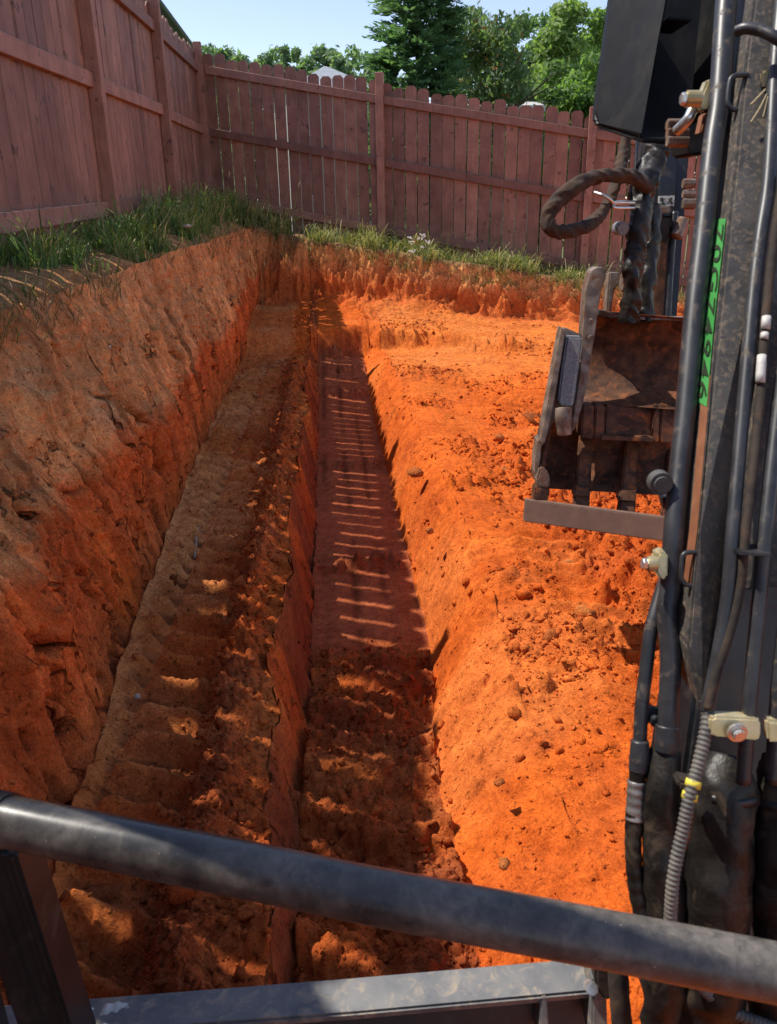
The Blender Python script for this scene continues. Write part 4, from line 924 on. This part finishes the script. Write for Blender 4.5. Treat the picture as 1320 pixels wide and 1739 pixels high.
for v in b.verts: v.co = Vector((-.50 + v.co.x * .07, .757 + v.co.y * .055, -.1 + v.co.z * 2.2))
bmesh.ops.bevel(b, geom=list(b.edges), offset=.01, segments=2, affect='EDGES')
bm_obj('shadow_pillar', b, M['gloss'], exc)  # unseen pillar, added to throw the dark band on the rail
# --- steel step plate below the rail
dp = 1.04
plate = slab('front_plate', [(-40, 1709), (130, 1696), (600, 1659), (1006, 1624), (1016, 1684), (600, 1722), (140, 1756), (-40, 1770)], [dp + .06, dp + .06, dp + .05, dp + .04, dp - .01, dp, dp, dp], .02, M['plate'], bev=.004, direction=Vector((0, .25, -1)).normalized())
slab('panel', [(120, 1748), (600, 1712), (1012, 1676), (1012, 1790), (120, 1790)], dp + .03, .03, M['black'], exc)
slab('rib', [(919, 1690), (929, 1689), (935, 1780), (915, 1780)], dp - .005, .04, M['plate'], plate, .002)
slab('flange', [(1006, 1662), (1030, 1668), (1034, 1780), (1004, 1780)], dp - .02, .05, M['plate'], plate, .003)
bp = P(1000, 1673, dp - .02); cyl('bolt', bp, bp + Vector((-.0, -.014, .010)), .0085, M['bolt'], plate, 6, .001)
slab('bracket', [(1010, 1640), (1045, 1640), (1050, 1690), (1030, 1705), (1012, 1680)], dp - .03, .04, M['sleeve'], exc, .004)

# --- boom
boom = slab('boom', [(1290, -60), (1268, 100), (1248, 300), (1219, 560), (1190, 900), (1168, 1100), (1190, 1203), (1206, 1190), (1240, 1010), (1300, 1000), (1400, 1000), (1400, -60)], dd, .075, M['boomplate'], bev=.004)
# boom side face carries an orange strip, the sunlit ground's reflection painted on, and the green number sticker
bl_pts = [(1268, 100), (1248, 300), (1219, 560), (1190, 900), (1178, 1000)]
def side_pt(y, back):
    x = float(np.interp(y, [q[1] for q in bl_pts], [q[0] for q in bl_pts])); return P(x, y, dd(y)) + FH * back
def side_strip(name, y0, y1, b0, b1, mat, lift, parent):
    ysq = np.linspace(y0, y1, 12); V = []; Fc = []
    nrm = (side_pt(600, .05) - side_pt(600, 0)).cross(side_pt(700, 0) - side_pt(600, 0)).normalized()
    if nrm.x > 0: nrm = -nrm
    for y in ysq: V += [side_pt(y, b0) + nrm * lift, side_pt(y, b1) + nrm * lift]
    for k in range(11): Fc.append((2 * k, 2 * k + 1, 2 * k + 3, 2 * k + 2))
    return mesh_obj(name, V, Fc, mat, parent), nrm
side_strip('reflection_strip', 640, 1000, .006, .028, M['red_edge'], .0012, boom)
stk, snrm = side_strip('number_sticker', 372, 694, .008, .036, M['green'], .002, boom)
fc = bpy.data.curves.new('digits', 'FONT'); fc.body = '70G74946'; fc.size = 1.0; fc.align_x = 'CENTER'; fc.align_y = 'CENTER'; fc.space_character = 1.12; fc.offset = .006
fo = bpy.data.objects.new('digits_tmp', fc); COL.objects.link(fo); bpy.context.view_layer.update()
me = bpy.data.meshes.new_from_object(fo.evaluated_get(bpy.context.evaluated_depsgraph_get())); bpy.data.objects.remove(fo)
tv = np.array([v.co[:] for v in me.vertices]); L0 = tv[:, 0].max() - tv[:, 0].min(); H0 = tv[:, 1].max() - tv[:, 1].min()
for v in me.vertices:                                       # reading runs down the boom, letter tops towards the camera edge
    tt = (v.co.x - tv[:, 0].min()) / L0; hh = (v.co.y - tv[:, 1].min()) / H0
    yv = 382 + tt * (684 - 382); v.co = side_pt(yv, .0345 - hh * .025) + snrm * .0032
me.materials.append(M['ink']); to = bpy.data.objects.new('digits', me); link(to, stk)
# --- steel lines along the boom
A = [(1240, -60), (1232, 20), (1222, 170), (1211, 250), (1195, 400), (1181, 520), (1166, 690), (1154, 800), (1145, 900), (1139, 990), (1133, 1040), (1139, 1100), (1138, 1160), (1135, 1240)]
tA = ptube('hydraulic_tube', [(x, y, dd(y) + .035) for x, y in A], 17.5, M['tube'])
ptube('fitting', [(1134, 1232, dd(1240) + .035), (1133, 1258, .895), (1132, 1276, .895)], [20, 20.5, 19], M['tube'], tA)
ptube('hydraulic_tube', [(1163, 850, .945), (1146, 940, .94), (1122, 1010, .93), (1106, 1070, .92), (1097, 1140, .915), (1090, 1200, .91), (1087, 1262, .91)], 11.5, M['tube'])
fit2 = ptube('fitting', [(1087, 1258, .905), (1086, 1290, .905), (1084, 1310, .905)], [15, 17, 16], M['tube'], exc)
ptube('hydraulic_tube', [(1334, -60), (1318, 100), (1306, 300), (1292, 400), (1280, 500), (1262, 700), (1245, 900), (1237, 1000), (1224, 1090), (1208, 1170), (1200, 1210)], 11.5, M['tube'], d=lambda y: dd(y) - .014)
hc = ptube('electric_hose', [(1330, 300), (1312, 430), (1299, 560), (1290, 700), (1267, 900), (1257, 1000), (1238, 1080), (1218, 1140), (1203, 1205)], 8, M['sleeve'], d=lambda y: dd(y) - .020)
ptube('connector', [(1302, 538, .905), (1300, 559, .903)], 7.5, M['white'], hc, res=2); ptube('connector', [(1299, 566, .902), (1298, 576, .9)], 6.5, M['white'], hc, res=2)
ptube('connector', [(1294, 604, .895), (1291, 650, .888)], [7.5, 8], M['white'], hc, res=3)
ptube('hydraulic_tube', [(1350, 500), (1322, 700), (1300, 900), (1291, 1000), (1282, 1100), (1272, 1210), (1262, 1330)], 12.5, M['tube'], d=lambda y: dd(y) - .018)
ptube('hydraulic_tube', [(1352, 900), (1336, 1050), (1322, 1180), (1312, 1330)], 13, M['tube'], d=lambda y: dd(y) - .02)
slab('strap', [(1254, 938), (1312, 941), (1312, 946), (1254, 943)], .835, .028, M['black'], exc, .001)
# brackets
def loop_rod(pts, d): return ptube('rod_bracket', [(x, y, d) for x, y in pts], 4.2, M['tube'], exc, res=5)
loop_rod([(1192, 938), (1170, 938), (1161, 942), (1158, 952), (1157, 978), (1161, 990), (1170, 994), (1186, 994)], .875)
loop_rod([(1270, 127), (1252, 128), (1243, 132), (1239, 142), (1236, 170), (1239, 181), (1247, 186), (1266, 188)], 1.0)
zb_ = slab('clamp_plate', [(1120, 938), (1136, 941), (1135, 984), (1122, 986), (1113, 972), (1114, 948)], .885, .02, M['zinc'], exc, .003)
c0 = P(1116, 957, .88); cyl('bolt', c0, c0 - rgtV * .011, .0085, M['zinc'], zb_, 16, .001); cyl('bolt', c0 - rgtV * .011, c0 - rgtV * .017, .0068, M['bolt'], zb_, 6, .001)
kn = P(1126, 824, .90); cyl('rubber_knob', kn, kn + FH * .022, .0135, M['knob'], exc, 24, .004)
slab('knob_bracket', [(1126, 845), (1150, 846), (1150, 866), (1130, 864)], .92, .02, M['black'], exc, .002)
zt = slab('clamp_plate', [(1203, 133), (1214, 136), (1212, 178), (1202, 188), (1190, 190), (1180, 172), (1192, 160)], 1.04, .02, M['zinc'], exc, .003)
c0 = P(1190, 168, 1.03); cyl('bolt', c0, c0 - rgtV * .020, .0105, M['zinc'], zt, 16, .001); cyl('bolt', c0 - rgtV * .017, c0 - rgtV * .026, .0085, M['bolt'], zt, 6, .001)
ptube('chrome_elbow', [(1178, 182, 1.05), (1170, 200, 1.05), (1158, 214, 1.06), (1150, 222, 1.07)], 9, M['bolt'], exc)
slab('red_bracket', [(1196, 192), (1210, 190), (1203, 222), (1188, 228)], 1.06, .02, M['red_edge'], exc, .002)
for yy in (212, 226, 240):
    c0 = P(1152, yy, 1.10); cyl('coupling_nut', c0 - rgtV * .016, c0 + rgtV * .014, .0085, M['steel'], exc, 6, .001)
slab('clamp_bar', [(1300, 118), (1400, 120), (1400, 152), (1300, 150)], .985, .02, M['zinc'], exc, .003)
ptube('curved_pipe', [(1252, 53, .985), (1268, 48, .975), (1295, 53, .965), (1320, 66, .955), (1360, 95, .95)], 9.5, M['tube'], exc)
for q in (((1300, 152), (1275, 178)), ((1302, 160), (1290, 185), (1275, 208)), ((1304, 165), (1296, 200))):
    ptube('cable_tie_tail', [(x, y, .975) for x, y in q], 1.6, M['straw'], exc, seg=6)
# zinc clamps at the boom foot
for poly, bx in (([(1206, 1222), (1216, 1218), (1288, 1221), (1293, 1226), (1293, 1253), (1288, 1259), (1214, 1252), (1205, 1246)], 1250), ([(1302, 1224), (1400, 1228), (1400, 1266), (1305, 1262)], 1345)):
    zc = slab('tube_clamp', poly, .832, .014, M['zinc'], exc, .003)
    c0 = P(bx, 1241, .83); cyl('bolt', c0, c0 - FH * .006, .0105, M['bolt'], zc, 20, .001); cyl('bolt', c0 - FH * .006, c0 - FH * .011, .0072, M['bolt'], zc, 6, .001)
slab('tube_bracket', [(1084, 1198), (1128, 1208), (1122, 1228), (1084, 1232)], .915, .01, M['tube'], exc, .002)
c0 = P(1110, 1220, .91); cyl('bracket_bolt', c0, c0 - FH * .008, .0065, M['tube'], exc, 8, .001)
# hoses in sleeves
ptube('spiral_hose', [(1084, 1305), (1080, 1350), (1076, 1400), (1076, 1450), (1081, 1510), (1094, 1570), (1112, 1650), (1130, 1760)], 14, M['sleeve_black'], d=.905, bulge=ribs(.0165, .035), res=16)
ptube('hose_ferrule', [(1081.5, 1326, .905), (1080, 1350, .905), (1077.5, 1392, .905)], 15.2, M['tubebright'], exc, res=14, bulge=ribs(.0105, .045))
ptube('sleeved_hose', [(1133, 1272, .905), (1126, 1320, .90), (1122, 1400, .90), (1128, 1500, .90), (1130, 1620, .90), (1120, 1770, .92)], [24, 31, 30, 33, 34, 30], M['sleeve_black'], bulge=wrinkle(2, .18, 9, .06), seg=24, res=14)
s1 = ptube('sleeved_hose', [(1236, 1285, .90), (1228, 1340, .89), (1222, 1420, .885), (1218, 1520, .885), (1212, 1640, .89), (1200, 1780, .92)], [34, 50, 52, 50, 52, 46], M['sleeve_black'], bulge=wrinkle(3, .18, 9, .075), seg=28, res=14)
ptube('band', [(1229, 1339, .888), (1228, 1352, .888)], 53.5, M['black'], s1, seg=28, res=2)
s2 = ptube('sleeved_hose', [(1335, 1285, .89), (1330, 1340, .885), (1330, 1450, .88), (1326, 1560, .88), (1318, 1660, .89), (1310, 1790, .92)], [32, 44, 46, 44, 45, 42], M['sleeve_black'], bulge=wrinkle(4, .18, 9, .075), seg=28, res=14)
ptube('band', [(1330, 1352, .884), (1330, 1366, .884)], 48, M['black'], s2, seg=28, res=2)
cd = ptube('corrugated_conduit', [(1204, 1196, .85), (1199, 1240, .84), (1186, 1300, .835), (1172, 1350, .83), (1160, 1410, .83), (1149, 1460, .83), (1141, 1520, .83), (1142, 1600, .84), (1180, 1660, .86), (1220, 1702, .87), (1262, 1726, .87), (1320, 1748, .87)],
           10.5, M['conduit'], seg=14, res=40, bulge=ribs(.0052, .10))
for yy in (1331, 1352):
    cx_ = float(np.interp(yy, [1300, 1350, 1410], [1186, 1172, 1160])); ptube('yellow_band', [(cx_ + 1.5, yy - 6, .833), (cx_ - 1.5, yy + 6, .832)], 13, M['yellow'], cd, res=2)
slab('clip', [(1152, 1326), (1186, 1334), (1184, 1350), (1152, 1342)], .838, .02, M['sleeve'], exc, .003)
slab('boom_foot', [(1210, 960), (1420, 960), (1420, 1800), (1128, 1800), (1150, 1400)], .985, .12, M['black'], exc, .006)
ptube('muddy_hose', [(1048, 1620, .96), (1052, 1690, .96), (1058, 1790, .97)], 17, M['sleeve'], exc, bulge=wrinkle(9, .12, 9, .05), seg=18, res=10)
ptube('muddy_hose', [(1130, 1640, .93), (1134, 1700, .93), (1128, 1790, .94)], 25, M['mudhose'], exc, bulge=wrinkle(8, .10, 9, .05), seg=20, res=10)
# --- black shroud at the top
shr = slab('lamp_shroud', [(1048, -80), (1150, -90), (1131, 20), (1122, 60), (1094, 228), (1088, 236), (1018, 214), (1012, 206), (1012, 190)], [1.44, 1.30, 1.30, 1.30, 1.30, 1.30, 1.42, 1.43, 1.44], .03, M['shroud'], exc, .010)
slab('back_panel', [(1060, -80), (1260, -80), (1232, 240), (1024, 214)], 1.47, .012, M['shroud'], shr, .003)
slab('bottom_panel', [(1016, 210), (1092, 234), (1190, 240), (1220, 236), (1222, 232), (1030, 205)], [1.43, 1.30, 1.28, 1.30, 1.46, 1.46], .008, M['shroud'], shr, .002, Vector((0, 0, -1)))
slab('side_panel', [(1252, -80), (1262, -80), (1242, 110), (1230, 238), (1222, 238), (1238, 60)], 1.30, .15, M['shroud'], shr, .003)
slab('inner_rib', [(1136, 27), (1175, 30), (1176, 36), (1134, 33)], 1.33, .10, M['shroud'], shr, .002)
slab('dark_block', [(1160, 215), (1225, 195), (1200, 262), (1172, 264)], 1.2, .08, M['shroud'], exc, .004)

# --- dipper stick with its hoses
DS = 2.35
stick = slab('stick', [(1108, 180), (1178, 180), (1168, 300), (1150, 545), (1096, 545), (1100, 400)], DS + .05, .14, M['black'], exc, .006)
slab('side_strip', [(1122, 380), (1136, 380), (1127, 545), (1110, 545)], DS + .04, .03, M['rust'], stick, .003)
slab('hydraulic_cylinder', [(1130, 250), (1155, 252), (1150, 372), (1112, 372), (1114, 300)], DS, .06, M['black'], stick, .01)
ptube('cylinder_rod', [(1146, 360, DS - .02), (1140, 430, DS - .02), (1133, 548, DS - .02)], 6, M['black'], stick)
ptube('cylinder_end', [(1160, 372, DS - .05), (1154, 388, DS - .05), (1148, 402, DS - .05)], [9, 10, 11], M['steel'], stick)
slab('mud_lump', [(1096, 365), (1140, 358), (1150, 395), (1128, 422), (1098, 412)], DS - .06, .08, M['sleeve'], stick, .02)
for yy, rr_ in ((312, 8), (330, 7), (346, 9)):
    c0 = P(1170, yy, DS - .04); cyl('port_fitting', c0 - rgtV * .018, c0 + rgtV * .018, rr_ * DS / F_PX, M['steel'], stick, 8, .001)
lab = slab('warning_label', [(1119, 333), (1146, 332), (1145, 350), (1118, 350)], DS - .012, .004, M['white'], stick, 0)
slab('pictogram', [(1121.5, 335.5), (1127, 335.5), (1127, 339), (1130.5, 335.5), (1130.5, 337.5), (1126, 342), (1130, 346), (1130, 348), (1121.5, 348), (1125, 343), (1121.5, 341)], DS - .014, .001, M['ink'], lab, 0)
slab('pictogram', [(1134.5, 335.5), (1137, 338), (1140, 335), (1143, 336), (1140.5, 340.5), (1143.5, 346), (1141, 348), (1138, 343.5), (1134.5, 348), (1133.5, 346), (1136.5, 341)], DS - .014, .001, M['ink'], lab, 0)
slab('hose_clamp', [(1093, 356), (1140, 350), (1141, 361), (1094, 367)], DS - .075, .09, M['steel'], stick, .004)
ptube('bundle_sleeve', [(1122, 235, 2.2), (1112, 262, 2.2), (1100, 300, 2.18), (1090, 320, 2.16), (1086, 360, 2.15), (1080, 420, 2.15), (1074, 470, 2.16), (1069, 548, 2.2)], [17, 19, 18, 20, 17, 16, 15.5, 15], M['sleeve_black'], exc, bulge=wrinkle(11, .30, 9, .05), seg=24, res=20)
ptube('bundle_sleeve', [(1106, 350, 2.24), (1104, 420, 2.25), (1100, 480, 2.25), (1094, 548, 2.27)], [16, 17, 15, 16], M['sleeve_black'], exc, bulge=wrinkle(12, .22, 9, .06), seg=22, res=20)
ptube('looped_hose', [(1100, 318, 2.12), (1080, 303, 2.08), (1050, 297, 2.05), (1010, 302, 2.02), (972, 320, 2.0), (942, 348, 2.0), (930, 373, 2.0), (940, 391, 2.0), (966, 394, 2.02), (996, 384, 2.04), (1020, 364, 2.07), (1037, 335, 2.10), (1048, 300, 2.14), (1058, 265, 2.18), (1066, 225, 2.2)],
      [11.5, 11.5, 11, 11.5, 11.5, 12, 11.5, 11.5, 11, 10.5, 9.5, 9, 9, 9.5, 9.5], M['mudhose2'], exc, bulge=wrinkle(13, .24, 9, .04), seg=24, res=18)
ptube('wire_tie', [(1010, 327, 2.08), (1022, 331, 2.06), (1034, 337, 2.06), (1042, 345, 2.07)], 3, M['bolt'], exc, seg=8)
ptube('rod_bracket', [(1078, 345, 2.12), (1050, 344, 2.08), (1042, 348, 2.08), (1046, 353, 2.08), (1078, 353, 2.12)], 3.2, M['bolt'], exc, seg=8)
ptube('thin_line', [(1082, 235, 2.3), (1079, 300, 2.3), (1074, 350, 2.3), (1068, 420, 2.3)], 3, M['tube'], exc, seg=8)
c0 = P(1058, 388, 2.1); cyl('grease_cap', c0, c0 + FH * .05, .018, M['pad'], exc, 18, .004)
# --- bucket
BD = 2.2; root_b = exc
WV = (P(1130, 880, 2.10) - P(893, 850, 2.22)).normalized()
def shell(name, rows, mat, parent, thick=.014, cols=14, x_noise=0.0):
    """curved plate: rows = [(left px, y left, right px, y right, depth)]"""
    R = len(rows); fr = []
    for (xl, yl, xr, yr, d) in rows:
        a, c = P(xl, yl, d + .03), P(xr, yr, d - .06); fr.append([a + (c - a) * (k / cols) for k in range(cols + 1)])
    V = [p for r in fr for p in r]; n = len(V); V += [p + FH * thick for p in V]; Fc = []; c1 = cols + 1
    for i in range(R - 1):
        for k in range(cols):
            q = (i * c1 + k, i * c1 + k + 1, (i + 1) * c1 + k + 1, (i + 1) * c1 + k); Fc.append(q); Fc.append(tuple(j + n for j in q[::-1]))
    bd = [i * c1 for i in range(R)] + [(R - 1) * c1 + k for k in range(1, c1)] + [i * c1 + cols for i in range(R - 2, -1, -1)] + [k for k in range(cols - 1, 0, -1)]
    for i in range(len(bd)): j = (i + 1) % len(bd); Fc.append((bd[i], bd[j], bd[j] + n, bd[i] + n))
    o = mesh_obj(name, V, Fc, mat, parent, True); o.data.set_sharp_from_angle(angle=.7); return o
bucket = shell('bucket', [(1012, 528, 1225, 545, 2.24), (1008, 545, 1223, 558, 2.27), (1003, 580, 1218, 590, 2.31), (998, 620, 1214, 630, 2.33), (994, 655, 1210, 668, 2.31), (990, 672, 1208, 686, 2.28), (988, 684, 1206, 700, 2.23)], M['rust'], exc)
slab('top_lip', [(1014, 524), (1040, 532), (1065, 536), (1225, 541), (1225, 547), (1064, 542), (1038, 540), (1013, 536)], [2.26, 2.25, 2.25, 2.19, 2.19, 2.25, 2.25, 2.26], .03, M['steel'], bucket, .003)
slab('side_plate', [(1004, 462), (1014, 454), (1029, 455), (1029, 470), (1022, 492), (1017, 520), (1012, 560), (1004, 610), (994, 670), (980, 722), (972, 734), (972, 716), (979, 678), (984, 640), (990, 580), (994, 520), (997, 490)], 2.19, .06, M['steel'], bucket, .0025)
slab('bucket_ear', [(1036, 463), (1056, 464), (1056, 478), (1044, 492), (1038, 532), (1031, 532), (1033, 490)], 2.30, .05, M['steel'], bucket, .004)
c0 = P(1056, 478, 2.27); cyl('hinge_pin', c0, c0 + rgtV * .035, .03, M['steel'], bucket, 20, .004)
slab('wear_pad', [(963, 571), (990, 572), (986, 610), (975, 688), (970, 692), (952, 689), (948, 684), (954, 630)], 2.16, .03, M['pad'], bucket, .005)
slab('pad_frame', [(958, 556), (994, 571), (988, 640), (977, 700), (975, 720), (940, 716), (930, 740), (921, 760), (919, 745), (928, 700), (940, 640), (948, 590), (953, 560)], 2.20, .03, M['steel'], bucket, .004)
slab('pad_rail', [(955, 556), (961, 562), (957, 590), (944, 670), (934, 722), (925, 755), (919, 750), (930, 690), (943, 620)], 2.15, .06, M['steel'], bucket, .003)
for (bx, by) in ((1004, 545), (1003, 573), (980, 612)):
    c0 = P(bx, by, 2.18); cyl('bolt', c0, c0 - FH * .012, .008, M['bolt'] if by == 612 else M['steel'], bucket, 6, .001)
ptube('pin_boss', [(957, 694, 2.15), (957, 712, 2.15), (959, 738, 2.16)], [14, 14, 12], M['steel'], bucket, seg=18)
lower = shell('lower_shell', [(935, 716, 1212, 726, 2.27), (930, 745, 1210, 752, 2.30), (926, 775, 1208, 782, 2.31), (922, 805, 1206, 815, 2.29), (920, 829, 1205, 846, 2.25)], M['rust'], exc)
slab('side_wall', [(936, 700), (944, 702), (932, 760), (924, 812), (916, 830), (913, 822), (920, 780)], 2.22, .12, M['rust'], lower, .003)
for x0, x1, yb in ((990, 1010, 746), (1012, 1028, 748), (1112, 1122, 752), (1124, 1150, 754)):
    slab('hinge_lug', [(x0, 688), (x1, 689), (x1 - 2, yb), (x0 - 3, yb - 2)], 2.21, .07, M['rust'], lower, .004)
slab('hinge_block', [(1030, 688), (1110, 692), (1106, 742), (1026, 738)], 2.23, .05, M['rust'], lower, .004)
slab('hinge_lip', [(1022, 740), (1112, 744), (1110, 751), (1020, 747)], 2.20, .06, M['rust'], lower, .002)
for k, (xa, xb, xc, xd) in enumerate(((978, 1004, 1001, 974), (1056, 1082, 1079, 1050), (1130, 1152, 1150, 1124), (1196, 1216, 1214, 1192))):
    dy = (xa - 978) * .10
    t_ = slab('tooth', [(xa + 8, 740 + dy * .4), (xb + 4, 741 + dy * .4), (xb, 830 + dy), (xc, 866 + dy), (xd, 864 + dy), (xa, 828 + dy)], [2.275, 2.275, 2.20, 2.175, 2.175, 2.20], .025, M['rust'], lower, .004)
    slab('tooth_tip', [(xa - 1, 826 + dy), (xb + 1, 828 + dy), (xc + 1, 845 + dy), (xd - 1, 843 + dy)], [2.19, 2.19, 2.18, 2.18], .03, M['rust'], t_, .004)
slab('corner_tooth', [(918, 794), (930, 800), (935, 812), (934, 830), (913, 826), (912, 814)], 2.19, .05, M['steel'], lower, .005)
slab('corner_tooth', [(910, 826), (935, 830), (930, 856), (906, 854)], 2.19, .05, M['rust'], lower, .005)
slab('side_cutter', [(914, 748), (921, 745), (919, 775), (914, 808), (909, 806), (910, 780)], 2.21, .06, M['steel'], lower, .003)
slab('grading_bar', [(893, 849), (1225, 892), (1223, 933), (890, 886)], [2.19, 2.05, 2.05, 2.19], .02, M['bar'], lower, .0025)
# --- rag on the step
bm = bmesh.new(); bmesh.ops.create_grid(bm, x_segments=14, y_segments=14, size=.5)
for v in bm.verts:
    v.co.z = .16 * float(fbm(v.co.x * 4 + 3, v.co.y * 4, 0, 3)) + .05; v.co.x *= 1 + .3 * float(vnoise(v.co.y * 3, 1.0))
c0 = P(176, 1760, 1.05)
bm.transform(Matrix.Translation(c0 + Vector((0, 0, .004))) @ Matrix.Scale(.075, 4))
rag = bm_obj('rag', bm, M['white'], None, True); tag(rag, 'crumpled white rag on the steel step at the bottom left corner', 'rag')
